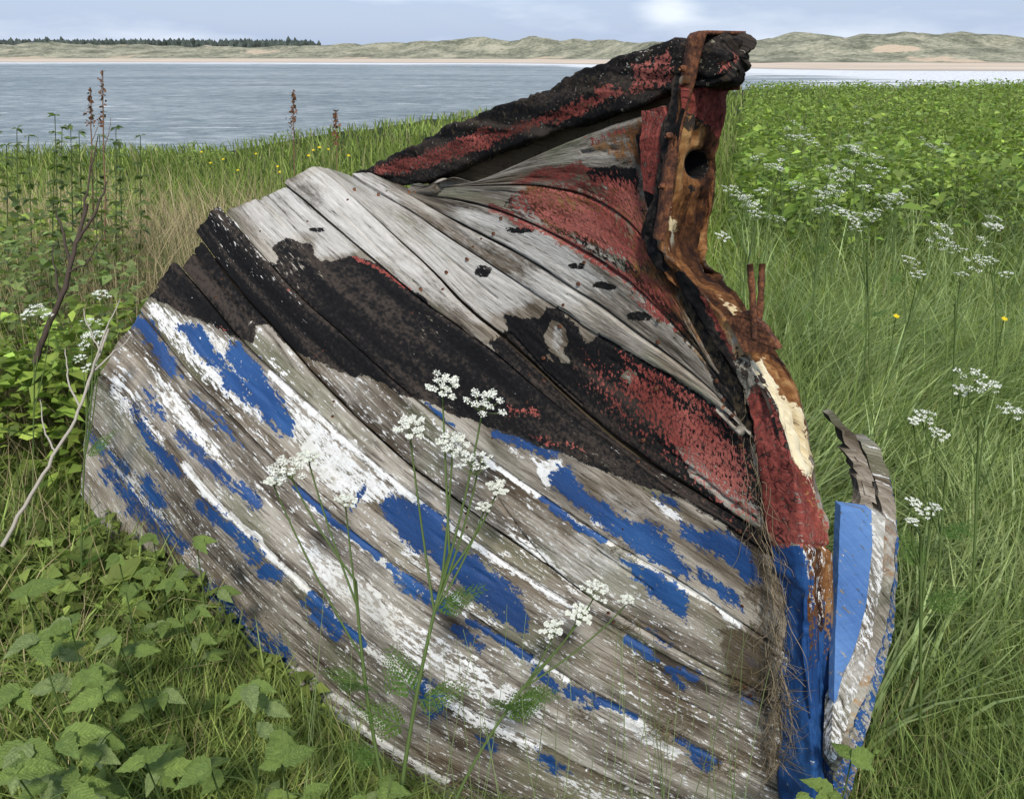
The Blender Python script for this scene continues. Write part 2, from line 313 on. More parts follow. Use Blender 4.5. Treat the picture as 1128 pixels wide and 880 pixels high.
# ------------------------------------------------------------------ paint map (wear of the real coats, in traced outline)
BLUE = [
 (.95,5,[(147,343),(156,345),(172,362),(192,393),(200,415),(190,418),(175,400),(160,372),(148,358)]),
 (1,5,[(197,362),(205,357),(222,362),(235,380),(262,414),(290,442),(292,454),(270,442),(250,427),(240,407),(222,398),(208,378)]),
 (1,5,[(248,392),(252,378),(265,378),(284,400),(300,425),(312,440),(318,455),(325,462),(322,478),(313,480),(296,464),(284,443),(262,412)]),
 (.85,5,[(208,428),(222,436),(240,455),(258,475),(270,490),(258,488),(240,470),(225,450),(212,440)]),
 (.9,5,[(142,440),(150,445),(165,470),(185,495),(206,522),(200,530),(185,520),(165,495),(150,465)]),
 (.8,5,[(158,430),(166,425),(172,440),(186,455),(185,466),(172,455),(162,450)]),
 (.85,5,[(150,525),(165,522),(178,540),(188,560),(170,560),(155,545)]),
 (1,5,[(282,626),(297,618),(313,628),(310,640),(290,640)]),
 (1,5,[(418,560),(430,544),(447,547),(470,557),(490,569),(497,598),(522,610),(547,632),(575,652),(583,690),(575,698),(548,680),(520,657),(500,642),(475,610),(455,602),(438,580)]),
 (1,5,[(605,518),(634,514),(636,528),(650,545),(672,555),(695,575),(715,576),(735,586),(747,605),(760,620),(762,637),(740,627),(715,614),(690,602),(668,582),(645,562),(622,547),(608,532)]),
 (1,5,[(685,612),(720,628),(745,640),(760,655),(757,682),(742,674),(720,657),(703,637)]),
 (1,5,[(746,572),(775,583),(800,583),(828,606),(838,640),(820,640),(798,618),(770,602),(755,592)]),
 (.9,5,[(763,622),(790,635),(815,657),(822,674),(800,664),(775,647)]),
 (.8,4,[(708,685),(722,690),(742,706),(735,712),(715,702)]),
 (.85,4,[(720,542),(748,552),(748,562),(728,556)]),
 (.8,4,[(735,733),(752,742),(757,758),(742,752)]),
 (.8,4,[(520,803),(545,812),(556,828),(538,830)]),
 (.85,4,[(586,822),(610,830),(632,850),(612,852),(594,838)]),
 (.9,4,[(758,820),(775,826),(790,846),(780,852),(760,836)]),
 (.8,4,[(818,715),(836,722),(838,735),(824,732)]), (.85,4,[(812,755),(838,760),(836,778),(818,772)]),
 (.8,4,[(245,672),(262,668),(275,690),(262,694)]), (.8,4,[(296,690),(318,705),(325,722),(305,718)]),
]
BLINE = [(.62,9,[(200,480),(225,505),(262,537),(282,556)]), (.62,10,[(225,555),(260,588),(284,612)]), (.55,16,[(236,650),(270,690),(310,722)]), (.55,14,[(120,520),(150,560),(200,600)]),
 (.72,4,[(327,537),(368,572),(420,613)]), (.58,9,[(440,640),(492,672)]), (.72,4,[(430,622),(490,663)]), (.74,4,[(518,684),(550,702),(584,722)]), (.72,4,[(630,754),(662,770),(700,790)]), (.58,8,[(625,760),(655,775)]),
 (.74,5,[(345,655),(372,682),(402,710)]), (.6,9,[(340,665),(375,700)]), (.74,4,[(597,550),(636,577),(665,595)]), (.62,8,[(548,479),(580,489),(612,500)]), (.6,4,[(470,446),(500,470)]),
 (.72,4,[(690,705),(725,726)]), (.6,7,[(738,738),(764,745)]), (.7,5,[(745,813),(790,838)]), (.6,4,[(390,560),(402,536)]), (.6,8,[(505,690),(530,712)]), (.55,8,[(100,480),(140,520)]), (.6,8,[(590,735),(612,755)]), (.55,20,[(470,760),(480,775)])]
WHITE = [(.69,14,[(315,430),(345,455),(420,520),(480,566),(500,600),(430,560),(400,560),(360,545),(325,500),(310,465)]), (.66,12,[(164,327),(215,352),(262,372),(300,412),(320,450),(320,480),(290,470),(230,430),(200,400),(160,350)]),
 (.62,12,[(145,350),(180,410),(230,470),(280,530),(230,520),(170,450)]), (.60,12,[(104,408),(140,400),(160,440),(200,500),(180,500),(130,460)]), (.58,18,[(95,470),(130,480),(190,560),(250,640),(330,730),(300,740),(200,620),(120,540)]),
 (.9,6,[(588,504),(618,506),(622,522),(606,540),(596,530)]), (.62,8,[(540,478),(600,500),(600,512),(560,500)]), (.75,6,[(640,556),(668,570),(668,584),(655,580)]), (.72,6,[(690,598),(720,612),(742,630),(735,640),(700,622)]),
 (.8,5,[(716,548),(735,556),(752,568),(750,576),(730,568)]), (.58,14,[(300,560),(420,640),(480,700),(440,720),(340,640)]), (.56,14,[(420,650),(560,740),(640,800),(560,800),(440,730)]), (.55,12,[(430,560),(480,620),(560,690),(520,690),(440,620)]), (.60,12,[(470,600),(520,620),(560,650),(540,670)]),
 (.60,10,[(540,560),(600,600),(660,660),(640,664),(570,610)]), (.56,14,[(560,820),(640,850),(760,900),(640,890)]), (.58,14,[(260,700),(340,760),(440,830),(520,880),(400,830),(300,770)])]
WLINE = [(.80,5,[(205,512),(231,545),(258,572),(285,597),(338,648),(395,702)]), (.62,12,[(395,702),(455,748),(518,786),(591,822)]), (.70,6,[(299,411),(345,453),(375,481),(434,530),(486,571)]), (.66,5,[(486,571),(561,626),(634,671)]), (.68,5,[(534,504),(607,556),(675,601)]), (.78,5,[(700,613),(745,640),(768,654),(814,688)]),
 (.68,5,[(791,566),(836,602)]), (.64,7,[(327,540),(420,616),(489,664)]), (.62,5,[(548,700),(659,770),(725,806)]), (.76,8,[(690,795),(745,828)]), (.70,6,[(300,742),(348,771),(432,825),(491,860)]), (.62,8,[(300,722),(420,800)]), (.6,3,[(243,227),(295,290)]), (.62,4,[(340,335),(409,399),(470,447)]), (.6,4,[(545,391),(636,468),(700,510)]),
 (.55,8,[(240,275),(296,325)]), (.6,6,[(218,258),(262,300),(300,345)])]
BLACK = [(1,5,[(228,215),(243,227),(295,290),(304,294),(307,284),(300,275),(308,268),(317,263),(333,268),(342,270),(358,287),(372,288),(390,281),(415,293),(440,309),(470,333),(500,357),(523,373),(545,387),(536,375),(557,362),(555,346),(577,349),(593,350),(600,341),(611,339),(632,360),(641,378),(657,369),(700,394),(754,427),(806,463),(822,478),(860,620),(836,609),(790,573),(748,549),(695,531),(636,506),(545,472),(500,458),(468,444),(459,441),(441,434),(423,421),(409,414),(391,415),(375,412),(350,400),(334,391),(317,381),(295,359),(284,360),(279,377),(258,371),(230,358),(200,346),(164,328),(150,300)]),
 (.50,10,[(560,206),(640,192),(705,186),(724,240),(738,300),(785,392),(808,445),(770,405),(720,350),(660,298),(590,254),(540,230)]), (.95,5,[(640,185),(700,184),(705,205),(650,205)]), (.85,4,[(700,150),(712,150),(724,240),(716,240)]), (.9,5,[(775,395),(800,418),(812,455),(800,450),(783,425)])]
KFL = [(575,252,16,4),(634,293,9,4),(664,316,11,4),(702,350,12,6),(530,298,8,6),(350,253,8,3)]
NOBLACK = [[(605,352),(613,356),(619,362),(622,376),(616,386),(626,400),(616,399),(604,384),(599,370)],[(600,389),(606,398),(602,396)],[(690,408),(699,414),(694,424),(682,416)],[(745,490),(765,500),(780,520),(830,560),(845,590),(800,560),(760,525)]]
RED = [(.56,12,[(560,208),(640,186),(704,190),(716,240),(730,290),(700,300),(650,272),(600,252),(555,228)]), (.58,7,[(650,205),(700,196),(716,232),(690,236)]), (.55,8,[(700,290),(735,310),(760,350),(735,345),(705,318)]), (.52,6,[(640,150),(690,136),(690,150),(645,165)]), (.62,24,[(680,392),(720,405),(754,430),(806,466),(832,510),(845,600),(815,580),(775,550),(735,510),(700,470),(670,430)]), (.52,30,[(620,380),(680,395),(740,520),(700,500),(650,450)]), (.62,6,[(660,372),(700,396),(754,428),(806,464),(800,470),(750,440),(690,402)]),
 (.72,6,[(558,200),(600,184),(640,178),(652,188),(625,200),(575,206)]), (.72,6,[(600,236),(640,226),(680,236),(690,258),(704,282),(685,288),(650,266),(612,252)]), (.62,6,[(655,215),(695,205),(720,225),(700,232),(660,226)]), (.55,6,[(560,222),(600,232),(590,240),(560,232)]),
 (.5,8,[(556,444),(600,446),(598,462),(560,460)]), (.55,6,[(580,478),(640,488),(650,500),(600,492)]), (.68,5,[(690,325),(725,335),(745,355),(735,360),(710,345)]), (.75,5,[(735,350),(752,356),(755,366),(742,364)]), (.55,4,[(235,358),(252,364),(250,370)]), (.5,4,[(305,310),(325,320),(320,326)]), (.52,8,[(340,400),(365,385),(360,372)])]
RLINE = [(.66,6,[(540,229),(590,250),(626,268),(650,284),(690,306),(728,342)]), (.58,3,[(390,283),(420,300),(449,318)])]
PALE_K = .82
RUST = [(.62,14,[(560,206),(640,190),(704,190),(724,240),(700,280),(640,262),(590,245)]), (.85,12,[(690,250),(735,270),(760,350),(800,430),(770,400),(720,340),(690,300)]), (.62,14,[(640,150),(700,128),(735,118),(740,200),(700,190),(640,170)]), (.45,12,[(690,350),(760,400),(790,440),(740,400)]), (.55,10,[(600,255),(700,300),(690,310),(620,275)]), (.35,10,[(470,640),(560,700),(550,680),(480,620)])]
PALE = [(.75,14,[(245,228),(300,200),(345,180),(408,190),(460,212),(520,225),(600,262),(660,300),(700,345),(640,330),(560,350),(520,370),(440,310),(390,280),(340,268),(300,272)]), (.95,8,[(340,262),(372,258),(400,276),(372,288),(350,284)]), (.95,10,[(480,215),(540,232),(600,258),(650,290),(690,325),(650,320),(570,272),(500,240)]), (.6,12,[(640,150),(705,140),(705,182),(640,185)]), (.7,6,[(690,408),(699,414),(694,424),(682,416)]), (.75,5,[(605,352),(619,362),(622,376),(616,386),(626,400),(604,384)]),
 (.35,20,[(560,330),(700,370),(780,430),(700,400)]), (.55,14,[(295,360),(420,420),(500,470),(620,560),(700,620),(640,650),(520,560),(400,480)]), (.6,10,[(640,530),(720,545),(745,575),(735,585),(690,575),(650,545)])]
MUD = [(.8,14,[(785,690),(850,680),(858,790),(800,760)]), (.55,14,[(820,560),(850,560),(860,880),(835,880)]), (.5,10,[(805,640),(850,640),(850,690),(820,680)])]
CRACKS = [(1.6,[(372,230),(394,252),(438,295),(480,334),(520,368)]), (1.6,[(274,209),(297,229),(313,250),(331,268)]), (1.3,[(722,488),(761,520),(797,550),(830,572)]), (2.4,[(138,384),(150,395),(165,413),(217,470),(249,512),(290,556)]), (1.3,[(545,545),(577,590),(602,620),(636,664)]), (1.2,[(520,385),(560,366),(600,410),(640,446)]),
 (1.2,[(165,306),(180,325),(195,342)]), (1.3,[(640,168),(700,164)]), (1.2,[(455,250),(500,290),(545,328)]), (1.1,[(200,262),(240,312),(275,350)]), (1.2,[(650,600),(720,650)]), (1.2,[(400,640),(470,690),(560,745)]), (1.2,[(300,640),(360,690)]), (1.0,[(560,780),(640,820)]), (1.2,[(690,740),(790,790)])]
def lay(p, polys, lines=(), base=0.):
    r = np.full(len(p), float(base))
    for den, soft, poly in polys:
        a = np.array(poly); k = np.where((p[:, 0] > a[:, 0].min()-soft*2) & (p[:, 0] < a[:, 0].max()+soft*2) & (p[:, 1] > a[:, 1].min()-soft*2) & (p[:, 1] < a[:, 1].max()+soft*2))[0]
        if len(k): r[k] = np.maximum(r[k], den*np.clip(.5+sdf(p[k], poly)/(2*soft), 0, 1))
    for den, w, pl in lines:
        a = np.array(pl); k = np.where((p[:, 0] > a[:, 0].min()-w*2) & (p[:, 0] < a[:, 0].max()+w*2) & (p[:, 1] > a[:, 1].min()-w*2) & (p[:, 1] < a[:, 1].max()+w*2))[0]
        if len(k): r[k] = np.maximum(r[k], den*np.clip(1.25-.5*segdist(p[k], pl)/w*1.3, 0, 1))
    return r
def paint(p, low):
    blue = lay(p, [(d_, 11, q_) for d_, s_, q_ in BLUE], BLINE); white = lay(p, [(d_*.95, s_, q_) for d_, s_, q_ in WHITE], [(d_*.96, s_*.8, q_) for d_, s_, q_ in WLINE], .345 if low else .12); black = lay(p, BLACK); red = lay(p, RED, RLINE)
    for x, y, rx, ry in KFL: black = np.maximum(black, np.clip(1.35-.6*np.hypot((p[:, 0]-x)/rx/.8, (p[:, 1]-y)/ry/.7), 0, .66))
    for poly in NOBLACK: black = np.minimum(black, 1-np.clip(.6+sdf(p, poly)/8, 0, 1))
    sc = lay(p, [(.42,14,[(238,268),(262,280),(300,322),(298,335),(270,318),(240,290)]), (.35,10,[(250,330),(285,345),(290,365),(265,372),(245,350)])]); black = np.clip(black-sc*.9, 0, 1)
    rust = lay(p, RUST); pale = lay(p, [(d_*PALE_K, s_, q_) for d_, s_, q_ in PALE], base=.12); mud = lay(p, MUD)
    return np.stack([blue, white, black, red], 1), np.stack([rust, pale, 0*rust, mud], 1)
# ------------------------------------------------------------------ boat wreck
boat = empty('boat_wreck', P0); tag(boat, 'overturned wooden boat wreck with peeling blue, white, black and red paint', 'boat')
def slab(name, top, grain, pnt, wear, thick, outward, parent=boat, mat=BOAT, close=True):
    """a grid (nu,nv,3) of outer surface points given thickness inwards"""
    nu, nv = top.shape[:2]; V = np.concatenate([top.reshape(-1, 3), (top-outward*thick).reshape(-1, 3)]); n = nu*nv
    Q = [grid_faces(nu, nv), grid_faces(nu, nv, n)[:, ::-1]]
    e = np.concatenate([np.arange(nv), np.arange(1, nu)*nv+nv-1, (nu-1)*nv+np.arange(nv-2, -1, -1), np.arange(nu-2, 0, -1)*nv]); e2 = np.roll(e, -1)
    Q.append(np.stack([e2, e, e+n, e2+n], 1)); Q = np.concatenate(Q)
    me = mesh_np(name, local(V, parent), Q)
    sidep = pnt.reshape(-1, 4).copy(); sidep = sidep*np.array([.3, .6, .8, .5])
    boat_attrs(me, np.concatenate([grain.reshape(-1, 3), grain.reshape(-1, 3)+[0, .021, 0]]), np.concatenate([pnt.reshape(-1, 4), sidep]), np.concatenate([wear.reshape(-1, 4)]*2))
    me.polygons.foreach_set('use_smooth', np.r_[np.ones((nu-1)*(nv-1)*2, bool), np.zeros(len(e), bool)])
    return obj(name, me, mat, parent)
def near_u(key, px):
    P = proj(SEAM[key])[:, :2]; return np.argmin(np.linalg.norm(P-np.array(px), axis=1))/80.
ENDS = {('c', 'b'): ((408,189), (384,189)), ('h', 'h2'): ((233,224), (217,255)), ('h2', 'i'): ((222,263), (195,290)), ('g', 'h'): ((311,201), (245,230)), ('i', 'k'): ((186,284), (152,343)), ('k', 'm'): ((146,345), (104,412))}
PLANKS = []
def plank(a, bkey, idx):
    va, vb = ORDER.index(a), ORDER.index(bkey); nu, nv = 420, 40
    ea, eb = ENDS.get((a, bkey), (None, None)); ua = near_u(a, ea) if ea else 1.; ub = near_u(bkey, eb) if eb else 1.
    gap = .0021; wid = np.linalg.norm(SEAM[a][40]-SEAM[bkey][40])
    fv = np.linspace(0, 1, nv); fv = .5-.5*np.cos(fv*math.pi)*(.35)-.325*(1-2*fv)   # denser at the edges
    fv = (fv-fv[0])/(fv[-1]-fv[0])
    uu = np.linspace(-(.004, .006, .012, .022)[idx] if idx < 4 else -.035, 1, nu)[:, None]; FV = fv[None, :]
    rag = (fbm(np.stack([FV[0]*7+idx*9, FV[0]*0, FV[0]*0], -1), 4, 3)-.5)*.006
    U = uu*(ua*(1-FV)+ub*FV+rag[None]-.008)
    V = va+(gap/wid)+(vb-va-2*gap/wid)*FV+0*U
    P = surf(V, U)
    du = np.gradient(P, axis=0); dv = np.gradient(P, axis=1); N = np.cross(du, dv); N /= np.linalg.norm(N, axis=2)[..., None]+1e-9
    flip = np.sign(np.sum(N*(CAM-P), axis=2).mean()); N = N*flip
    for _ in range(3): N = N/np.linalg.norm(N, axis=2)[..., None]
    wl = np.linalg.norm(np.diff(P, axis=1), axis=2).sum(1).mean(); ll = np.linalg.norm(np.diff(P, axis=0), axis=2).sum(0).mean()
    ed = np.minimum(FV, 1-FV)*wl
    grain = np.stack([U*ll+idx*3.7, FV*wl+0*U+idx*1.9, np.full_like(U, idx*.73)], -1)
    off = (h3(np.array([idx]), np.array([3]), np.array([1]))[0]-.5)*.012
    disp = off-.0045*np.exp(-(ed/.0035)**1.5)+(fbm(np.stack([U*ll*3+idx, FV*2+0*U, 0*U], -1), 3, 9)-.5)*.0045
    disp = disp-.0035*np.clip(fbm(np.stack([U*ll*9+idx*4, FV*wl*60+0*U, 0*U], -1), 4, 21)-.56, 0, 1)*4
    edw = np.exp(-(ed/.006)**2)*(fbm(np.stack([U*ll*16+idx*4, 0*U+np.round(FV), 0*U], -1), 4, 33)); disp = disp-.008*np.clip(edw-.45, 0, 1)*2
    pp = proj(P)[..., :2].reshape(-1, 2)
    for w, pl in CRACKS:
        dd = segdist(pp+2.5*(fbm(np.c_[pp/9., 0*pp[:, :1]], 2, 77)-.5)[:, None], pl).reshape(nu, nv); disp = disp-.011*np.exp(-(dd/w/.8)**2)
    P = P+N*disp[..., None]
    low = va >= ORDER.index('h')
    pnt, wear = paint(pp+8*(np.stack([fbm(np.c_[pp/22., 0*pp[:, :1]], 3, 5), fbm(np.c_[pp/22., 0*pp[:, :1]], 3, 6)], 1)-.5), low)
    pnt, wear = pnt.reshape(nu, nv, 4), wear.reshape(nu, nv, 4)
    o = slab('hull_plank', P, grain, pnt, wear, .020, N); PLANKS.append((o, P))
    return P, N, grain
for q, (a, b) in enumerate(zip(ORDER[:-1], ORDER[1:])):
    P, N, grain = plank(a, b, q)
    if a in 'e d c b a g h i k m'.split() :                                   # the far side of the hull, same lines
        s = (slice(None, None, 6), slice(None, None, 6)); T = P[s]; t, hb = tb(T); T2 = T+2*hb[..., None]*ND; N2 = N[s]-2*(N[s]@ND)[..., None]*ND
        T2 = T2[12:]; N2 = N2[12:]; sh = T2.shape[:2]
        pn = np.zeros(sh+(4,)); pn[..., 1] = .42; pn[..., 0 if a in 'h i k m'.split() else 2] = .5
        we = np.zeros(sh+(4,)); we[..., 1] = .3
        slab('hull_plank', T2[:, ::-1], grain[s][12:][:, ::-1], pn[:, ::-1], we, .02, N2[:, ::-1])
# dark sheet added behind the open seams to keep sky light out
uu_, vv_ = np.meshgrid(np.linspace(0, .97, 60), np.linspace(1.05, len(ORDER)-1.2, 50), indexing='ij'); Pl = surf(vv_, uu_); t_, b_ = tb(Pl)
Pl = Pl+ND*np.clip(b_*.5, .012, .035)[..., None]-np.array([0, 0, .02]); Nl = np.tile(-ND, (60, 50, 1))
slab('seam_light_blocker', Pl, np.stack([uu_*2, vv_*.2, 0*uu_], -1), np.tile((0, 0, .8, 0.), (60, 50, 1)), np.tile((0, 0, 0, .8), (60, 50, 1)), .012, Nl)
nm_ = None
for q in range(2, len(ORDER)-2):
    for u_ in (.035, .24, .47, .70, .92):
        for f_ in (.22, .78):
            c = surf(np.array(q+f_), np.array(u_+.012*math.sin(q*7+f_*5))); e1 = surf(np.array(q+f_), np.array(u_+.03))-c; e2 = surf(np.array(q+f_+.1), np.array(u_))-c; nn = np.cross(e1, e2); nn /= np.linalg.norm(nn); nn *= np.sign(nn@(CAM-c))
            if nm_ is None:
                V, Q, T = tube([(0, 0, -.006), (0, 0, .0012), (0, 0, .0022)], [.0042, .0042, .002], 8); nm_ = mesh_np('nail_head', V, Q, T)
            o = obj('nail_head', nm_, IRON, boat); o.matrix_local = Matrix.Translation(Vector(c-np.array(boat.location))) @ Vector(nn).to_track_quat('Z', 'Y').to_matrix().to_4x4()
HULLPTS = np.concatenate([P.reshape(-1, 3)[::37] for _, P in PLANKS]); HULLPX = proj(HULLPTS)
def hull_depth(px, py):
    k = np.argmin((HULLPX[:, 0]-px)**2+(HULLPX[:, 1]-py)**2); return HULLPX[k, 2]
def on_plane(px, py, b):
    """pixel -> point on the vertical plane parallel to the keel, b towards the near side"""
    R = ray(px, py); d = (n0-b-ND@CAM)/(R@ND); return CAM+d[..., None]*R
# ---- stern post: rows of (left edge on side face, corner, right edge) and half thickness
ROWS = [((745,84),(760,84),(812,86),.080),((742,104),(758,104),(806,108),.080),((737,140),(750,140),(802,142),.082),((731,180),(744,180),(795,182),.082),((725,215),(738,215),(793,212),.080),((722,245),(729,245),(789,245),.078),((722,268),(726,268),(786,272),.074),((727,290),(739,285),(790,292),.068),((736,305),(752,298),(800,308),.062),((752,335),(778,326),(818,330),.055),((773,367),(806,362),(842,362),.050),((793,398),(822,390),(860,390),.048),((809,425),(838,420),(875,415),.046),((818,448),(853,448),(886,446),.045),((826,478),(866,482),(896,482),.044),((835,535),(878,535),(908,540),.043),((842,593),(884,593),(912,598),.042),((850,640),(887,640),(914,645),.041),((852,700),(889,700),(916,705),.041),((855,790),(893,790),(919,790),.041),((853,870),(897,870),(920,870),.041),((853,960),(899,960),(922,960),.041),((853,1060),(899,1060),(922,1060),.041)]
rows = np.array([[*a, *b, *c, w] for a, b, c, w in ROWS], float); RW = crom(rows, 460)
nr_, na, ns, nf = len(RW), 46, 26, 10
ring = []
for r in RW:
    Lp, Mp, Rp, w = r[0:2], r[2:4], r[4:6], r[6]
    wb = max(w, HB+.004); A = on_plane(*Lp, wb); B = on_plane(*Mp, wb); C = on_plane(*Rp, -w); A = A+KD*max(0, tb(B)[0]+.055-tb(A)[0]); tA, bA = tb(A); D = A+2*bA*ND+KD*(.12 if r[1] < 270 else .02)
    s1 = A+(B-A)*np.linspace(0, 1, ns, endpoint=False)[:, None]; s2 = B+(C-B)*np.linspace(0, 1, na, endpoint=False)[:, None]
    s3 = C+(D-C)*np.linspace(0, 1, nf, endpoint=False)[:, None]; s4 = D+(A-D)*np.linspace(0, 1, 4, endpoint=False)[:, None]
    ring.append(np.concatenate([s1, s2, s3, s4]))
RG = np.array(ring); nc = RG.shape[1]
for _ in range(5): RG = .5*RG+.25*np.roll(RG, 1, 1)+.25*np.roll(RG, -1, 1)
du = np.gradient(RG, axis=0); dv = np.roll(RG, -1, 1)-np.roll(RG, 1, 1); NN = np.cross(du, dv); NN /= np.linalg.norm(NN, axis=2)[..., None]+1e-9
NN *= np.sign(np.sum(NN[:, :ns]*(CAM-RG[:, :ns]), axis=2).mean())
pp = proj(RG); px = pp[..., :2].reshape(-1, 2); fc = np.zeros((nr_, nc)); fc[:, ns:ns+na] = 1           # aft face
vis = np.zeros((nr_, nc), bool); vis[:, :ns+na] = True
disp = (fbm(RG*14, 4, 2)-.5)*.016; disp += -.012*np.clip(fbm(np.stack([RG[..., 2]*9, (RG@ND)*70, RG@KD*20], -1), 4, 8)-.54, 0, 1)*3
disp -= .016*np.clip(fbm(np.stack([RG[..., 2]*5, (RG@ND)*85, 0*RG[..., 0]], -1), 3, 61)-.53, 0, 1)*3.5; disp += (fbm(RG*42, 3, 62)-.5)*.010
wornm = np.clip(lay(px, [(1,14,[(740,90),(800,90),(800,300),(790,330),(735,280)]), (1,12,[(822,392),(860,390),(880,430),(900,520),(903,560),(885,545),(862,490),(845,430)])]).reshape(nr_, nc), 0, 1)*fc
disp -= wornm*(.006+.012*fbm(RG*30, 3, 4))
dd = segdist(px, [(724,262),(730,290),(752,330),(775,368),(800,405),(812,428)]).reshape(nr_, nc); disp -= .014*np.exp(-(dd/2.4)**2)*vis
for pl in ([(882,600),(895,601),(914,603)], [(838,388),(857,385)], [(752,96),(780,97),(812,100)]): disp -= .008*np.exp(-(segdist(px, pl).reshape(nr_, nc)/1.8)**2)*vis
hx, hy = 770, 182; p2 = proj(RG+NN*disp[..., None]); rr = np.hypot((p2[..., 0]-hx)/11.5, (p2[..., 1]-hy)/14.5); hole = (rr < 1.0) & vis
P_ = RG+NN*disp[..., None]
P_[hole] += KD*.050
edge = (rr >= 1.) & (rr < 1.5) & vis; P_[edge] += KD*(.010*(1.5-rr[edge])/.5)[:, None]
pnt = np.zeros((nr_*nc, 4)); wear = np.zeros((nr_*nc, 4)); Fv = vis.ravel(); q_ = px+7*(np.stack([fbm(np.c_[px/16., 0*px[:, :1]], 3, 5), fbm(np.c_[px/16., 0*px[:, :1]], 3, 6)], 1)-.5)
yv = px[:, 1]; aft = fc.ravel()
pnt[:, 0] = np.where(yv > 601, .86, 0); pnt[:, 1] = np.where(yv > 600, .42, .0)
pnt[:, 0] *= 1-.75*lay(q_, [(1,6,[(884,600),(922,600),(920,660),(915,700),(908,690),(900,700),(894,655)])])
wear[:, 0] = lay(q_, [(1,10,[(720,90),(815,84),(805,300),(845,360),(890,420),(912,600),(900,590),(885,540),(850,430),(812,360),(740,290)]), (1,5,[(884,600),(922,600),(920,700),(905,720),(890,690)]), (.5,6,[(893,700),(905,700),(903,880),(893,880)])])
wear[:, 0] = np.where(yv < 395, np.maximum(wear[:, 0], .72), wear[:, 0]); pnt[:, 2] = np.where((yv > 330) & (yv < 605), .45, pnt[:, 2])
pnt[:, 1] = np.maximum(pnt[:, 1], lay(q_, [(.72,4,[(884,605),(891,605),(895,880),(887,880)]), (.62,5,[(905,640),(920,640),(922,880),(910,880)])]))
pnt[:, 3] = lay(q_, [(.70,8,[(815,440),(835,420),(850,440),(868,490),(884,505),(898,520),(906,560),(913,604),(845,604),(828,520)]), (.95,8,[(872,515),(902,525),(912,602),(876,602)]), (.85,6,[(752,92),(820,84),(812,150),(800,160),(785,140),(768,128),(752,120)]), (.55,6,[(790,160),(800,160),(794,240),(786,240)]), (.7,4,[(757,296),(768,310),(782,335),(800,365),(812,395),(808,400),(795,375),(775,340)]), (.62,4,[(785,262),(794,290),(822,340),(812,325),(788,285)]), (.6,5,[(735,225),(748,222),(745,240),(735,255)])])*np.where(yv > 605, 0, 1)
pnt[:, 2] = np.where((yv > 380) & (yv < 604) & (aft < .5), .46, 0)
pnt[:, 2] = np.maximum(pnt[:, 2], lay(q_, [(.58,8,[(752,92),(820,84),(810,128),(790,150),(770,150),(748,140)]), (.56,6,[(744,150),(756,150),(752,215),(742,230)]), (.5,5,[(760,205),(785,200),(782,215),(765,222)]), (.5,5,[(730,262),(745,280),(760,300),(748,296)]), (.62,8,[(815,440),(832,415),(850,435),(872,490),(882,600),(842,604),(828,520)]), (.9,5,[(738,302),(756,296),(782,335),(812,395),(810,428),(790,400)]), (.8,5,[(755,98),(770,98),(768,118),(750,150),(742,200),(735,215),(735,150)]), (.95,5,[(700,80),(745,80),(740,200),(734,225),(722,262),(735,300),(700,320)]), (.75,5,[(840,388),(850,420),(866,455),(872,500),(858,470),(838,420)])]))
wear[:, 2] = lay(q_, [(.85,6,[(826,395),(845,390),(850,400),(866,430),(888,450),(902,520),(906,550),(884,512),(868,478),(850,440),(834,412)]), (.62,6,[(738,228),(748,232),(756,250),(745,285),(738,275)]), (.6,7,[(790,318),(812,335),(832,360),(820,362),(796,338)]), (.55,5,[(880,455),(890,470),(893,500),(880,490)])])
wear[:, 3] = np.where(yv > 620, .30, .1); wear[:, 1] = .1
for A_ in (pnt, wear): A_[~Fv] *= .6
# inside the shaft hole: its shade put in as black colour
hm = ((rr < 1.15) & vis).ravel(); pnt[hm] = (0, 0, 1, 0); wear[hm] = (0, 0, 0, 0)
grn = np.stack([-RG[..., 2]*1.05+20, (RG@ND)*1.+(RG@KD)*.6, 0*RG[..., 0]], -1).reshape(-1, 3)
me = mesh_np('stern_post', local(P_.reshape(-1, 3), boat), grid_faces(nr_, nc, closed=True)); boat_attrs(me, grn, pnt, wear)
obj('stern_post', me, BOAT, boat)['label'] = 'rust orange stern post with round shaft hole, red middle and blue foot'
# ---- keel
KT = [(385,192),(400,185),(440,165),(495,136),(574,107),(656,72),(721,50),(749,41),(785,32),(802,28)]
KB = [(400,205),(410,204),(446,203),(518,180),(587,152),(638,136),(698,117),(749,98),(785,94),(804,92)]
KTc, KBc = crom(KT, 230), crom(KB, 230); KW = .044
Tn = on_plane(KTc[:, 0], KTc[:, 1], KW); Bn = on_plane(KTc[:, 0], np.interp(KTc[:, 0], KBc[:, 0], KBc[:, 1])+2, KW); ring = []
for j in range(230):
    a, b = Tn[j], Bn[j]; s1 = b+(a-b)*np.linspace(0, 1, 22, endpoint=False)[:, None]; s2 = a+ND*np.linspace(0, 2*KW, 14, endpoint=False)[:, None]
    s3 = a+ND*2*KW+(b-a)*np.linspace(0, 1, 22, endpoint=False)[:, None]; s4 = b+ND*2*KW-ND*np.linspace(0, 2*KW, 14, endpoint=False)[:, None]; ring.append(np.r_[s1, s2, s3, s4])
RG = np.array(ring); nc = RG.shape[1]
for _ in range(2): RG = .5*RG+.25*np.roll(RG, 1, 1)+.25*np.roll(RG, -1, 1)
cen = RG.mean(1, keepdims=True); NN = RG-cen; NN /= np.linalg.norm(NN, axis=2)[..., None]
tt = RG@KD; topw = np.clip((RG[..., 2]-cen[..., 2])/.035, 0, 1)
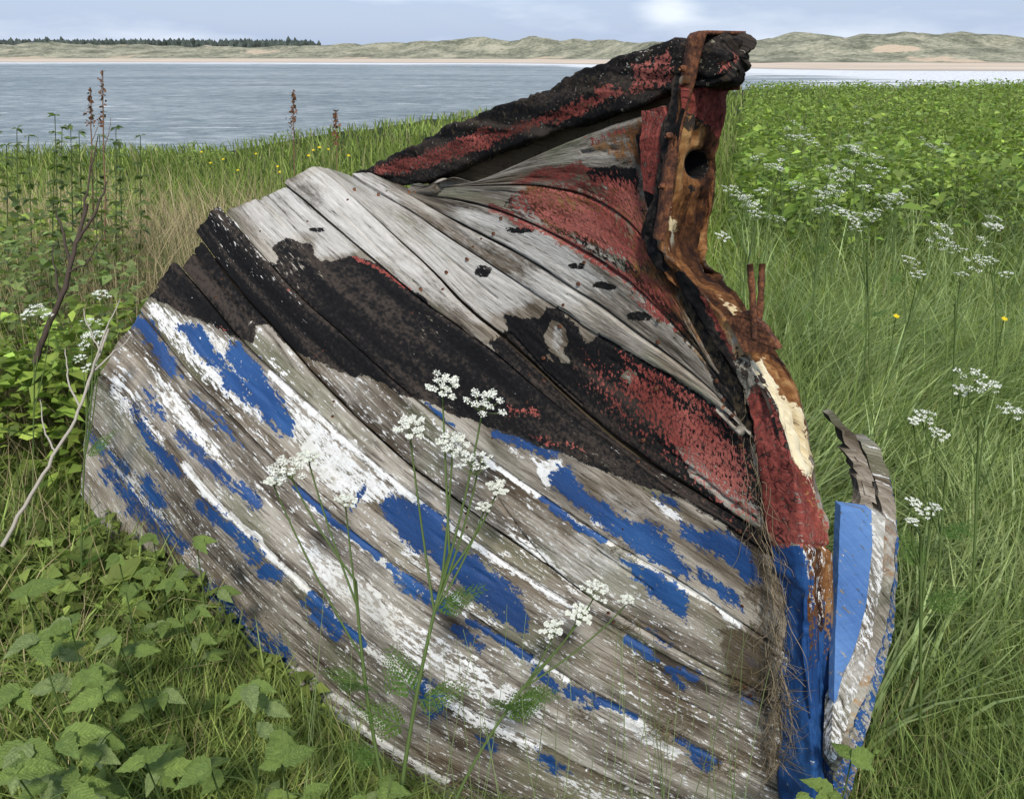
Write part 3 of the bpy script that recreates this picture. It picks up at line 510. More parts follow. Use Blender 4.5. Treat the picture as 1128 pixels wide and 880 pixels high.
ds_ = (fbm(np.stack([tt*8, RG[..., 2]*30, RG@ND*30], -1), 4, 2)-.5)*.022-topw*np.clip(fbm(np.stack([tt*22, RG[..., 2]*10, RG@ND*60], -1), 4, 12)-.42, 0, 1)*.05*np.clip((tt-tt.min())/.25, .2, 1)
ds_ -= .007*np.clip(fbm(np.stack([tt*6, RG[..., 2]*110, 0*tt], -1), 4, 31)-.5, 0, 1)*3
ew = np.clip((np.arange(230)-212)/17., 0, 1)[:, None]; RG2 = RG+NN*(ds_-ew**2*.034*fbm(RG*26, 3, 51))[..., None]; RG2 = RG2+KD*((ew*.085*(fbm(np.stack([RG@ND*28, RG[..., 2]*34, 0*tt], -1), 4, 5)-.35)))[..., None]
lc_ = RG2[-1].mean(0); NK = 238
for f_ in (.93, .82, .68, .52, .36, .20, .08, .02):
    rg_ = lc_+(RG2[229]-lc_)*f_; rg_ = rg_+KD*(.030*(fbm(rg_*np.array([30, 30, 46]), 4, 91)-.5)*(1-.2*f_))[:, None]; RG2 = np.concatenate([RG2, rg_[None]]); RG = np.concatenate([RG, (RG[229].mean(0)+(RG[229]-RG[229].mean(0))*f_)[None]])
tt = RG@KD
V = np.r_[RG2.reshape(-1, 3), RG2[:1].mean(1), RG2[-1:].mean(1)]; T = [(NK*nc, (j+1) % nc, j) for j in range(nc)]+[(NK*nc+1, (NK-1)*nc+j, (NK-1)*nc+(j+1) % nc) for j in range(nc)]
px = np.r_[proj(RG).reshape(-1, 3)[:, :2], [[392, 190], [822, 60]]]; q_ = px+6*(np.stack([fbm(np.c_[px/16., 0*px[:, :1]], 3, 5), fbm(np.c_[px/16., 0*px[:, :1]], 3, 6)], 1)-.5)
nearf = np.r_[np.tile(np.r_[np.ones(22), np.zeros(nc-22)], NK), 0, 1].astype(bool)
pn = np.zeros((len(V), 4)); we = np.zeros((len(V), 4))
pn[:, 2] = .66; pn[:, 3] = lay(q_, [(.60,8,[(405,182),(470,160),(520,150),(600,122),(690,90),(690,108),(620,135),(520,172),(440,198),(410,196)]), (.6,5,[(485,158),(540,135),(545,165),(485,182)]), (.68,5,[(655,95),(680,90),(678,106),(655,116)]), (.62,5,[(610,120),(650,110),(648,130),(612,140)]), (.42,6,[(806,50),(850,45),(850,90),(806,92)]), (.55,8,[(690,70),(745,50),(745,95),(690,110)]), (.5,4,[(790,70),(815,64),(815,80),(792,86)])])*np.where(nearf, 1, .4)
pn[:, 2] = np.maximum(pn[:, 2], lay(q_, [(.62,6,[(690,60),(760,45),(820,35),(834,60),(820,90),(750,98),(690,112)])])); we[:, 3] = .36; we[:, 1] = lay(q_, [(.5,6,[(640,85),(720,58),(720,66),(650,98)]), (.6,5,[(445,178),(485,162),(483,180),(448,196)])])
we[:, 0] = lay(q_, [(.4,6,[(440,200),(600,145),(700,115),(700,122),(600,152)])])
me = mesh_np('keel', local(V, boat), grid_faces(NK, nc, closed=True), T)
boat_attrs(me, np.r_[np.stack([tt*1., RG[..., 2]*1.+RG@ND, 0*tt], -1).reshape(-1, 3), [[0, 0, 0], [0, .1, 0]]], pn, we)
obj('keel', me, BOAT, boat)['label'] = 'rotten black keel timber with red paint remnants'
def prism(pts, b, thick, name, pn4=(0, 0, 0, 0), we4=(0, 0, 0, .3), sub=26, rough=.004, mat=BOAT, along=None, parent=boat):
    """outlined timber: polygon traced on a plane beside the centre line (b number) or explicit 3d points; thick towards along"""
    pts = np.array(pts, float); P3 = on_plane(pts[:, 0], pts[:, 1], b) if np.ndim(b) == 0 else at(pts[:, 0], pts[:, 1], np.array(b, float))
    m = len(P3); s = []
    for i in range(m):
        a, c = P3[i], P3[(i+1) % m]; k = max(2, int(np.linalg.norm(c-a)/.012)); s.append(a+(c-a)*np.linspace(0, 1, k, endpoint=False)[:, None])
    E = np.concatenate(s); E = E+(np.stack([fbm(E*60, 3, q) for q in range(3)], -1)-.5)*rough*2; al = ND*thick if along is None else np.asarray(along)*thick; c = E.mean(0)
    n = len(E); nrm = al/np.linalg.norm(al); ax = np.cross(nrm, [0, 0, 1]); ax /= np.linalg.norm(ax); ay = np.cross(nrm, ax)
    tess = tessellate_polygon([[Vector(((e-c)@ax, (e-c)@ay, 0)) for e in E]]); V = np.concatenate([E-nrm*((fbm(E*45, 3, 3)-.5)*rough)[:, None], E+al])
    side = np.stack([np.arange(n), n+np.arange(n), n+(np.arange(n)+1) % n, (np.arange(n)+1) % n], 1); T = [tuple(t) for t in tess]+[tuple(n+q for q in t[::-1]) for t in tess]
    me = mesh_np(name, local(V, parent), side, T, smooth=False)
    g = np.stack([V[:, 2]*1., V@ND+V@KD, 0*V[:, 0]], -1); boat_attrs(me, g, np.tile(pn4, (len(V), 1)), np.tile(we4, (len(V), 1)))
    return obj(name, me, mat, parent)
# black board added between keel and garboards, its colour the hollow's shade
prism([(470,200),(530,178),(600,150),(650,133),(742,100),(742,240),(700,250),(640,225),(560,215),(480,215)], .012, .03, 'gap_shade_board', (0, 0, .95, 0), (0, 0, 0, .7))
prism([(716,252),(750,318),(776,362),(815,422),(834,500),(856,610),(836,606),(812,480),(790,440),(756,390),(730,340),(708,272)], HB-.006, .03, 'rabbet_strip', (0, 0, .8, .2), (.3, 0, 0, .5))
# red cheek board beside the post and short filler boards
prism([(707,123),(729,117),(736,134),(730,180),(722,216),(709,210),(705,160)], .066, .03, 'cheek_board', (0, 0, .55, .66), (.2, 0, 0, .1))
# iron strap over the keel and down the joint
SL = [((757,41),(776,38)),((753,60),(770,60)),((750,88),(764,88)),((743,112),(757,113)),((736,138),(750,140)),((730,182),(742,184)),((725,228),(736,230)),((719,262),(730,266))]
mb = MB(); sa = crom([a for a, b in SL], 40); sb = crom([b for a, b in SL], 40)
bo = np.linspace(.056, .088, 40); A = np.stack([on_plane(sa[j, 0], sa[j, 1], bo[j]) for j in range(40)]); B = np.stack([on_plane(sb[j, 0], sb[j, 1], bo[j]+.004) for j in range(40)])
over = [(A[0]+np.array([0, 0, .006])+ND*x, B[0]+np.array([0, 0, .006])+ND*x) for x in (.104, .085, .06, .03, .006)]; low_ = (A[0]+ND*.106-np.array([0, 0, .09]), B[0]+ND*.106-np.array([0, 0, .09]))
A = np.r_[[low_[0]], [o[0] for o in over], A]; B = np.r_[[low_[1]], [o[1] for o in over], B]; wv = (fbm(A*30, 3, 1)-.5)*.008; A = A-ND*wv[:, None]
th = ND*.006; th = np.tile(th, (len(A), 1)); th[1:6] = (0, 0, -.006); th[0] = -ND*.006
G = np.stack([A, (A+B)/2-th*.25, B, B+th, A+th], 1); mb.add(G.reshape(-1, 3), grid_faces(len(A), 5, closed=True), None)
obj('iron_strap', mb.mesh('iron_strap', boat), IRON, boat)
# iron plate and two pins on the bend of the post
prism([(800,350),(822,342),(843,362),(858,384),(838,389),(820,388)], .058, .012, 'iron_plate', mat=IRON, rough=.003)
def rod(p0, p1, r, name):
    a, b = np.array(p0), np.array(p1); path = a+(b-a)*np.linspace(0, 1, 9)[:, None]; path += (np.stack([fbm(path*40, 2, q) for q in range(3)], -1)-.5)*.003
    V, Q, T = tube(path, r*(1+.12*np.sin(np.arange(9)*2.3)), 10); m = mesh_np(name, local(V, boat), Q, T); return obj(name, m, IRON, boat)
rod(at(832, 372, 1.37), at(826, 291, 1.335), .0058, 'iron_pin'); rod(at(836, 372, 1.40), at(840, 291, 1.375), .0058, 'iron_pin')
for x, y, b, r in ((738,150,.078,.006),(731,205,.083,.006),(754,76,.062,.006)):
    c = on_plane(x, y, b); V, Q, T = tube([c+ND*.02, c-ND*.006, c-ND*.011], [r, r, r*.5], 9); obj('bolt_head', mesh_np('bolt_head', local(V, boat), Q, T), IRON if y < 440 else BOAT, boat)
# two rusty iron strips on the aft face of the post foot
for xa, xb, b in (((886, 893), (897, 904), .030), ((902, 910), (914, 920), -.018)):
    A = np.stack([on_plane(xa[0]+(xa[1]-xa[0])*f, 606+290*f, b) for f in np.linspace(0, 1, 60)]); B = np.stack([on_plane(xb[0]+(xb[1]-xb[0])*f, 606+290*f, b-.026) for f in np.linspace(0, 1, 60)])
    A = A-KD*.006; B = B-KD*.006; A += KD*((fbm(A*50, 3, 2)-.5)*.006)[:, None]; G = np.stack([A, (A+B)/2-KD*.004, B, B+KD*.014, A+KD*.014], 1); V = G.reshape(-1, 3); pq = proj(V)[:, :2]
    me = mesh_np('iron_strip', local(V, boat), grid_faces(60, 5, closed=True)); gq = np.c_[V[:, 2], V@ND, 0*V[:, 0]]
    f = np.clip((pq[:, 1]-640)/110, 0, 1); boat_attrs(me, gq, np.c_[.25+.5*f, np.full(len(V), .36), 0*f, 0*f], np.c_[.75-.0*f, 0*f, .1+0*f, .15+0*f]); obj('iron_strip', me, BOAT, boat)
# broken planks of the far side sprung out beside the post
AL = KD*.8+ND*.35
o = prism([(926,557),(960,562),(961,604),(954,668),(944,706),(936,728),(928,742),(922,770),(919,775),(920,700),(923,640)], [1.50,1.52,1.52,1.51,1.50,1.495,1.49,1.48,1.475,1.485,1.49], .022, 'side_plank', (.70, .52, 0, 0), (0, .2, 0, .22), along=AL, mat=SKYLIT, rough=.0012); o['label'] = 'light blue broken plank end beside the post'
prism([(960,562),(975,570),(972,640),(958,715),(940,775),(922,835),(914,840),(918,776),(930,742),(944,708),(955,668)], [1.53,1.54,1.54,1.53,1.51,1.49,1.485,1.485,1.50,1.51,1.52], .03, 'side_plank', (.2, .47, 0, 0), (.1, .4, 0, .2), along=AL)
o = prism([(948,488),(966,489),(978,520),(986,560),(987,620),(976,690),(958,752),(938,806),(922,850),(916,848),(926,800),(946,740),(962,672),(972,600),(972,560),(962,520)], [1.60]*4+[1.58,1.56,1.54,1.52,1.50,1.50,1.52,1.53,1.55,1.57,1.59,1.60], .05, 'side_plank', (.1, .30, 0, 0), (.3, .3, 0, .3), along=AL, rough=.006); o['label'] = 'grey splintered plank edge with white paint flecks'
prism([(978,520),(985,548),(990,600),(986,680),(974,740),(956,800),(938,870),(922,905),(918,850),(938,806),(958,752),(976,690),(987,620),(986,560)], [1.60,1.60,1.60,1.59,1.57,1.55,1.53,1.52,1.51,1.53,1.55,1.57,1.59,1.60], .06, 'side_plank', (.50, .47, 0, 0), (0, .25, 0, .2), along=AL)
for pts in ([(914,458),(922,456),(950,492),(962,528),(954,530),(938,500)], [(930,498),(942,492),(958,520),(966,556),(956,556),(948,526)], [(944,522),(952,520),(960,560),(958,600),(950,600)]):
    prism(pts, [1.57]*len(pts), .03, 'splinter', (0, .25, 0, 0), (.1, .3, 0, .35), along=AL, rough=.010)
# ------------------------------------------------------------------ terrain
EDGE = np.array([(-60, 4), (-30, 6), (-12, 10.5), (-5.2, 14.5), (-.6, 22.5), (5, 31), (10.8, 37), (22, 38), (40, 40), (90, 44)], float)
def edge_y(x): return np.interp(x, EDGE[:, 0], EDGE[:, 1])
def gz(x, y):
    x = np.asarray(x, float); y = np.asarray(y, float)
    P = np.stack([x, y, 0*x], -1)
    z = (fbm(P*.35, 3, 4)-.5)*.22+(fbm(P*1.6, 3, 5)-.5)*.10
    near = np.exp(-((x-.15)**2+(y-1.3)**2)/1.3); z = z*(1-near)-.17*near
    z = z+.10*np.exp(-((x+1.6)**2+(y-1.9)**2)/.8)+np.clip(y-4, 0, 40)*.004
    d = np.clip(y-edge_y(x), 0, 30); return z-4.6*(1-np.exp(-(d/2.2)**1.5))
def veg_mat(name, trans=.35, rough=.55, spec=.25):
    M = NM(name); t = M.attr('tint').outputs['Color']
    b = M.bsdf(t, rough, None, spec); tr = M.n('ShaderNodeBsdfTranslucent', {'Color': M.mix(.45, t, (.30, .42, .05))}).outputs[0]
    m = M.n('ShaderNodeMixShader', {0: trans, 1: b, 2: tr}); return M.done(m.outputs[0])
VEG = veg_mat('leaf_and_grass', .42, .5, .22); DRY = veg_mat('dry_stalk', .1, .8, .15); PETAL = veg_mat('white_petal', .25, .7, .2)
# turf sheet: fine near the boat, coarse to the edge
def sheet(name, xs, ys, fz, mat, kind='structure'):
    X, Y = np.meshgrid(xs, ys, indexing='ij'); V = np.stack([X, Y, fz(X, Y)], -1)
    o = obj(name, mesh_np(name, V.reshape(-1, 3), grid_faces(len(xs), len(ys))), mat); tag(o, kind=kind); return o
Mt = NM('turf_soil'); c_ = Mt.n('ShaderNodeTexCoord').outputs['Object']; n_ = Mt.noise(c_, 9, 6, .6)
TURF = Mt.done(Mt.bsdf(Mt.ramp(n_, [(.3, (.012,.016,.006)), (.55, (.030,.042,.012)), (.75, (.06,.065,.025))]), .95, Mt.bump(n_, .8, .03), .1))
def graded(a, b, n, c, p=2.2):
    t = np.linspace(-1, 1, n); s = np.sign(t)*np.abs(t)**p; return np.where(s < 0, c+s*(c-a), c+s*(b-c))
o = sheet('ground', graded(-60, 90, 200, 0), graded(-12, 62, 200, 2.), gz, TURF); o['label'] = 'grassy bank above the shore'
# sea
SEAZ = -4.3
Ms = NM('sea_water'); c_ = Ms.n('ShaderNodeTexCoord').outputs['Object']
w1 = Ms.noise(Ms.scale(c_, .30, .70), 1, 5, .65); w2 = Ms.noise(Ms.scale(c_, .6, 1.9), 1, 4, .6); w3 = Ms.noise(Ms.scale(c_, .018, .05), 1, 4, .6)
cap = Ms.step(Ms.math('ADD', Ms.noise(Ms.scale(c_, .075, .24, 1, (3, 9, 0)), 1, 5, .66), Ms.math('MULTIPLY', w2, .12)), .675, .73)
sep = Ms.n('ShaderNodeSeparateXYZ', {'Vector': c_}); shore = Ms.attr('surf').outputs['Fac']
lines = Ms.noise(Ms.scale(c_, .012, .10, 1, (7, 1, 0)), 1, 6, .65)
surf_f = Ms.step(Ms.math('ADD', shore, Ms.math('MULTIPLY', Ms.math('SUBTRACT', lines, .5), 2.2)), .46, .60)
foam = Ms.math('MAXIMUM', Ms.math('MULTIPLY', cap, .7), surf_f)
w4 = Ms.noise(Ms.scale(c_, .42, .80, 1, (1, 4, 0)), 1, 7, .80)
wc = Ms.ramp(Ms.math('ADD', Ms.math('MULTIPLY', w4, .7), Ms.math('MULTIPLY', w3, .3)), [(.41, (.10,.13,.13)), (.5, (.215,.255,.25)), (.58, (.40,.43,.415))])
wc = Ms.mix(foam, wc, (.78, .79, .78))
hb = Ms.math('ADD', w1, Ms.math('MULTIPLY', w2, .45))
SEA = Ms.done(Ms.bsdf(wc, Ms.math('ADD', .35, Ms.math('MULTIPLY', foam, .4)), Ms.bump(hb, 1., 1.6), .35))
BEACH_Y = lambda x: np.interp(x, [-900, -200, 0, 60, 110, 200, 900], [560, 540, 500, 430, 300, 285, 300])
xs = np.r_[np.linspace(-1500, -300, 20), np.linspace(-280, 330, 130), np.linspace(360, 1500, 20)]; ys = np.r_[np.linspace(8, 60, 12), np.linspace(65, 620, 150), np.linspace(640, 1500, 8)]
X, Y = np.meshgrid(xs, ys, indexing='ij'); me = mesh_np('sea', np.stack([X, Y, 0*X+SEAZ], -1).reshape(-1, 3), grid_faces(len(xs), len(ys)))
dsh = BEACH_Y(X)-Y; sf = np.clip(1.05-dsh/150., 0, 1)*.86+np.clip(1-dsh/230., 0, 1)*.16*(X > 40)+.50*np.clip((X-20)/40., 0, 1)*np.clip((Y-40)/60., 0, 1)
vattr(me, 'surf', sf.ravel()); tag(obj('sea', me, SEA), kind='structure')
# beach and dunes
Mb = NM('beach_sand'); c_ = Mb.n('ShaderNodeTexCoord').outputs['Object']; n_ = Mb.noise(Mb.scale(c_, .02, .12), 1, 5, .6)
wet = Mb.step(Mb.n('ShaderNodeSeparateXYZ', {'Vector': c_}).outputs[2], SEAZ+.45, SEAZ+.15)
SAND = Mb.done(Mb.bsdf(Mb.mix(wet, Mb.ramp(n_, [(.3, (.46,.37,.27)), (.7, (.60,.50,.39))]), (.36,.31,.26)), .9, None, .2))
X, R = np.meshgrid(np.linspace(-1000, 1000, 90), np.linspace(-14, 81, 24), indexing='ij'); Y = BEACH_Y(X)+R
o = obj('beach', mesh_np('beach', np.stack([X, Y, SEAZ-.25+np.clip(R+14, 0, 200)*.022], -1).reshape(-1, 3), grid_faces(90, 24)), SAND); tag(o, kind='structure')
Md = NM('dune_marram'); c_ = Md.n('ShaderNodeTexCoord').outputs['Object']; n_ = Md.noise(c_, .05, 6, .62); n2 = Md.noise(Md.scale(c_, .016, .02, .05, (2, 5, 0)), 1, 5, .6); n3 = Md.noise(c_, .35, 4, .7)
bare = Md.math('MAXIMUM', Md.step(Md.math('SUBTRACT', n2, Md.math('MULTIPLY', Md.n('ShaderNodeSeparateXYZ', {'Vector': c_}).outputs[2], .006)), .60, .64), Md.step(Md.math('ADD', Md.attr('blowout').outputs['Fac'], Md.math('MULTIPLY', Md.math('SUBTRACT', n_, .5), 1.6)), .5, .6))
dc = Md.ramp(Md.math('ADD', Md.math('MULTIPLY', n_, .55), Md.math('MULTIPLY', n3, .45)), [(.40, (.12,.125,.085)), (.5, (.25,.245,.17)), (.60, (.42,.39,.28))])
DUNE = Md.done(Md.bsdf(Md.mix(bare, dc, (.52, .41, .29)), .95, Md.bump(n3, 1., 1.6), .1))
prof_px = [(-700,56),(-300,54),(-100,52),(0,52),(60,51),(110,50),(150,48),(200,50),(260,52),(330,52),(380,51),(420,50),(470,48),(505,46),(530,44),(545,42),(560,45),(585,43),(605,46),(640,47),(690,47),(720,50),(760,50),(800,44),(835,37),(860,40),(900,39),(940,38),(975,40),(1000,42),(1030,45),(1060,48),(1128,46),(1300,46),(1800,50)]
X, R = np.meshgrid(np.linspace(-1100, 1100, 420), np.linspace(0, 1, 46), indexing='ij'); yb = BEACH_Y(X)+80; Y = yb+R*210
pxx = CX+F*X/(yb+95)*cp; crest = np.interp(pxx, [p[0] for p in prof_px], [p[1] for p in prof_px])
dcr = (yb+95)/cp; hz = 1.6+((CY-crest)/F*cp-sp)*dcr*(1/(cp+((CY-crest)/F)*sp))*1.0
base = SEAZ+1.9; sh = np.clip(R/.45, 0, 1); sh = sh*sh*(3-2*sh); back = 1-.35*np.clip((R-.5)/.5, 0, 1)
nz = 1-2*np.abs(fbm(np.stack([X*.03, Y*.022, 0*X], -1), 5, 7)-.5); nz2 = fbm(np.stack([X*.09, Y*.08, 0*X], -1), 4, 17); Z = base+(hz-base)*sh*(.42+.50*nz**1.5+.34*nz2)*back*.97
me = mesh_np('dunes', np.stack([X, Y, Z], -1).reshape(-1, 3), grid_faces(420, 46)); pd = proj(np.stack([X, Y, Z], -1))
blow = np.maximum(np.exp(-((pd[..., 0]-985)/34)**2-((pd[..., 1]-54)/7)**2)*.8, .45*np.exp(-((pd[..., 0]-300)/26)**2-((pd[..., 1]-63)/4)**2)); blow = np.maximum(blow, .5*np.exp(-((pd[..., 0]-10)/20)**2-((pd[..., 1]-55)/4)**2))
vattr(me, 'blowout', blow.ravel()); tag(obj('dunes', me, DUNE), kind='structure')
# hinterland behind the dunes
sheet('hills', np.linspace(-2500, 2500, 40), np.linspace(780, 2600, 20), lambda X, Y: np.clip((Y-780)/300, 0, 1)*5+6*(fbm(np.stack([X*.002, Y*.002, 0*X], -1), 3, 3)-.4)-3, DUNE)
# far plantation: a dark strip of conifers, one mass
mb = MB(); n = 2600
x = RNG.uniform(-820, -195, n); y = 800+RNG.uniform(0, 60, n)+0*x; fade = np.clip((-195-x)/120, 0, 1)
top = at(0*x+400, 0*x+47.5, y/cp)[:, 2]; hh = (5+4*fade)*RNG.uniform(.75, 1.12, n)
zt = top+RNG.normal(0, 1.3, n)-.6+.6*fade
for i in range(n):
    w = RNG.uniform(2.2, 4.2); a = np.arange(5)*1.2566+RNG.uniform(0, 6)
    r1_ = np.stack([x[i]+w*np.cos(a), y[i]+w*np.sin(a), np.full(5, zt[i]-14.)], -1); r2_ = np.stack([x[i]+w*.8*np.cos(a+.5), y[i]+w*.8*np.sin(a+.5), zt[i]-w*1.2+RNG.normal(0, .3, 5)], -1); cc = RNG.uniform(.7, 1.3)
    mb.add(np.r_[r1_, r2_, [[x[i], y[i], zt[i]]]], [(j, (j+1) % 5, 5+(j+1) % 5, 5+j) for j in range(5)], [(5+j, 5+(j+1) % 5, 10) for j in range(5)], (.066*cc, .080*cc, .068*cc, 1))  # conifer colour lightened to carry distance haze
Mf = NM('far_conifer'); FARM = Mf.done(Mf.bsdf(Mf.attr('tint').outputs['Color'], .95, None, .05))
tag(obj('far_wood', mb.mesh('far_wood', col=True, smooth=False), FARM), 'dark strip of plantation wood behind the far dunes', 'wood', kind='stuff')
# ------------------------------------------------------------------ vegetation
HULLPOLY = [(98,470),(140,345),(190,280),(235,222),(345,178),(400,186),(640,74),(760,30),(836,36),(815,110),(792,250),(845,365),(890,420),(912,560),(995,560),(990,700),(950,800),(918,862),(850,868),(700,872),(560,868),(450,850),(400,822),(345,775),(300,735),(255,690),(235,640),(195,588),(125,555)]
FULLPOLY = [(98,470),(140,345),(190,280),(235,222),(345,178),(400,186),(640,74),(760,30),(836,36),(815,110),(792,250),(845,365),(890,420),(912,560),(915,900),(915,1100),(300,1000),(150,640),(98,540)]
bm_t, bm_b = tb(SEAM['n']); bo_t, bo_b = tb(SEAM['o'])
def in_hull(x, y, pad=.02):
    P = np.stack([x, y, 0*x], -1); t, b = tb(P); lim = np.maximum(np.interp(t, bm_t, bm_b), np.interp(t, bo_t, bo_b)*0)+pad
    return (t > -.06) & (t < 1.95) & (b < lim) & (b > -lim*.92)
def blocks(P, slack=0.):
    """true where a point stands in front of the part of the boat that the photo leaves in view"""
    q = proj(P); pq = q[..., :2].reshape(-1, 2); k = inside(pq, HULLPOLY); ix = np.where(k)[0]; k[ix] = segdist(pq[ix], HULLPOLY+HULLPOLY[:1]) > RNG.exponential(9, len(ix))*np.where(pq[ix, 0] < 420, 1.6, .5); t_, b_ = tb(np.asarray(P)); return k.reshape(q.shape[:-1]) & (q[..., 2] < 2.6) & ~((b_ < -.05) & (t_ > .22))
SKX = [-400,-150,0,60,110,150,200,260,330,400,540,700,830,1128,1500]; SKY_ = [110,118,150,148,146,152,168,166,156,142,115,100,92,90,90]
def scatter(n, dmin, dmax, pw, pxa=-260, pxb=1390):
    u = RNG.random(n); e = 1-pw
    d = (dmin**e+u*(dmax**e-dmin**e))**(1/e); px = RNG.uniform(pxa, pxb, n); x = (px-CX)/F*d*1.06; return x, d, px
def keep_land(x, y): return (y < edge_y(x)+4) & ~in_hull(x, y)
def blade_mesh(name, x, y, h, w, lean, bend, c, tipc=None):
    n = len(x); z = gz(x, y)-.012; S = np.array([0, .38, .72, 1.]); WS = np.array([.8, 1., .62, 0])
    dx, dy = np.cos(lean), np.sin(lean); tw = lean+math.pi/2+RNG.normal(0, .7, n); wx, wy = np.cos(tw), np.sin(tw)
    V = np.zeros((n, 7, 3)); k = 0; C = np.zeros((n, 7, 4)); C[..., 3] = 1
    for i, s in enumerate(S):
        off = h*bend*s**2.2; up = h*(s-.45*bend*bend*s**3)
        P = np.stack([x+dx*off, y+dy*off, z+np.maximum(up, .004)], -1)
        if i < 3:
            V[:, k] = P-np.stack([wx, wy, 0*wx], -1)*(w*WS[i]*.5)[:, None]; V[:, k+1] = P+np.stack([wx, wy, 0*wx], -1)*(w*WS[i]*.5)[:, None]
            C[:, k, :3] = C[:, k+1, :3] = c; k += 2
        else: V[:, k] = P; C[:, k, :3] = c if tipc is None else tipc
    b = np.arange(n)[:, None]*7; Q = np.concatenate([b+[0, 1, 3, 2], b+[2, 3, 5, 4]]); T = b+[4, 5, 6]
    return V, Q, T, C
def emit(name, parts, mat, label, cat=None):
    V = []; Q = []; T = []; C = []; n = 0
    for v, q, t, c in parts:
        V.append(v.reshape(-1, 3)); Q.append(q.reshape(-1, 4)+n if q is not None else np.zeros((0, 4), int)); T.append(t.reshape(-1, 3)+n); C.append(c.reshape(-1, 4)); n += v.size//3
    me = mesh_np(name, np.concatenate(V), np.concatenate(Q), np.concatenate(T)); vattr(me, 'tint', np.concatenate(C))
    o = obj(name, me, mat); tag(o, label, cat or 'grass', kind='stuff'); return o
def greens(n, base, var=.25, hue=.25):
    b = np.array(base)[None]*np.exp(RNG.normal(0, var, n))[:, None]; m = RNG.random(n)[:, None]*hue
    return b*(1-m)+m*np.array([b[:, 1]*.95, b[:, 1]*.92, b[:, 2]]).T
def limit_h(x, y, h, jit=10):
    """grass no taller than the skyline of the bank allows"""
    z = gz(x, y); q = proj(np.stack([x, y, z], -1)); ln = np.interp(q[:, 0], SKX, SKY_)+np.abs(RNG.normal(0, jit, len(x)))-3
    R = ray(q[:, 0], ln); zt = 1.6+R[:, 2]/R[:, 1]*y; return np.minimum(h, np.maximum(zt-z, np.where(y > 10, .22, .10)))
def grass_set(n, dmin, dmax, pw, hfun, wpx, base, bend=(.25, .9), leanc=None, pxa=-260, pxb=1390, var=.28, hue=.35, jit=10, thin=None):
    x, y, px = scatter(n, dmin, dmax, pw, pxa, pxb); k = keep_land(x, y)
    if thin is not None: k &= RNG.random(n) < thin(x, y, px)
    x, y, px = x[k], y[k], px[k]; m = len(x)
    h = limit_h(x, y, hfun(x, y, px)*RNG.uniform(.55, 1.15, m), jit); dist = np.hypot(x, y)
    w = np.maximum(RNG.uniform(.7, 1.3, m)*wpx[0], dist*wpx[1]/F)
    lean = RNG.uniform(0, 2*math.pi, m)
    if leanc is not None: lc, sd_ = leanc(x, y, px); lean = lc+RNG.normal(0, 1, m)*sd_
    b = RNG.uniform(*bend, m); c = greens(m, base, var, hue)
    patch = fbm(np.stack([x*.6, y*.35, 0*x], -1), 3, 41)[:, None]; c = c*(.75+.5*patch)
    V, Q, T, C = blade_mesh('g', x, y, h, w, lean, b, c, c*np.array([1.15, 1.08, .95]))
    bad = blocks(V[:, 6]) | blocks(V[:, 4]) | blocks(V[:, 2]); near = (proj(V[:, 6])[:, 2] < .55); ok = ~(bad | near)
    V, C = V[ok], C[ok]; m = len(V); b_ = np.arange(m)[:, None]*7
    return V, np.concatenate([b_+[0, 1, 3, 2], b_+[2, 3, 5, 4]]), b_+[4, 5, 6], C
def h_main(x, y, px):
    h = .20+.22*fbm(np.stack([x*.8, y*.8, 0*x], -1), 3, 13)
    h = h+.35*np.clip((-x-.9)/.8, 0, 1)*np.clip((y-1.9)/.6, 0, 1)*np.exp(-np.clip(y-4.5, 0, 50)/2.)     # tall growth at the left
    h = h+.16*np.clip((x-.7)/.5, 0, 1)*np.clip(3.8-y, 0, 1)+.12*np.clip((x-.7)/.6, 0, 1)*np.clip((y-1.5)/2, 0, 1)
    return h
def lean_main(x, y, px):
    lc = np.where(x > .75, -.2+5.*(fbm(np.stack([x*1.7, y*1.7, 0*x], -1), 2, 81)-.42), RNG.uniform(0, 6.28, len(x))); return lc, np.where((x > .75) & (y < 4), 1.05, 2.)
G = (.180, .262, .075)
parts = [grass_set(112000, .85, 5., 1.15, h_main, (.0042, 1.0), G, (.2, .95), lean_main, -520, 1560), grass_set(100000, 3.6, 40, 1.5, lambda x, y, px: .26+.25*fbm(np.stack([x*.5, y*.5, 0*x], -1), 3, 23), (.004, 1.25), (.20, .28, .062), (.15, .8), var=.35),
 grass_set(24000, 1.3, 4.2, 1.1, lambda x, y, px: .5+0*x, (.0105, 1.9), (.27, .36, .15), (.35, 1.05), lambda x, y, px: (-.1+5.5*(fbm(np.stack([x*2., y*2., 0*x], -1), 2, 82)-.45), .55), 850, 1450, thin=lambda x, y, px: np.clip((fbm(np.stack([x*2.4, y*2.4, 0*x], -1), 3, 83)-.36)*5, .06, 1)),
 grass_set(5200, 1.0, 1.95, 1.1, lambda x, y, px: .36+0*x, (.0065, 1.9), (.27, .37, .11), (.1, .7), None, 40, 440), grass_set(5000, 3.2, 9, 1.2, lambda x, y, px: .62+0*x, (.006, 1.6), (.25, .34, .13), (.2, .9), None, 800, 1400), grass_set(15000, 1.0, 3.4, 1.1, lambda x, y, px: .38+0*x, (.0085, 1.3), (.21, .295, .08), (.25, .85), None, -260, 330)]
emit('meadow_grass', parts, VEG, 'long green meadow grass covering the bank round the wreck')
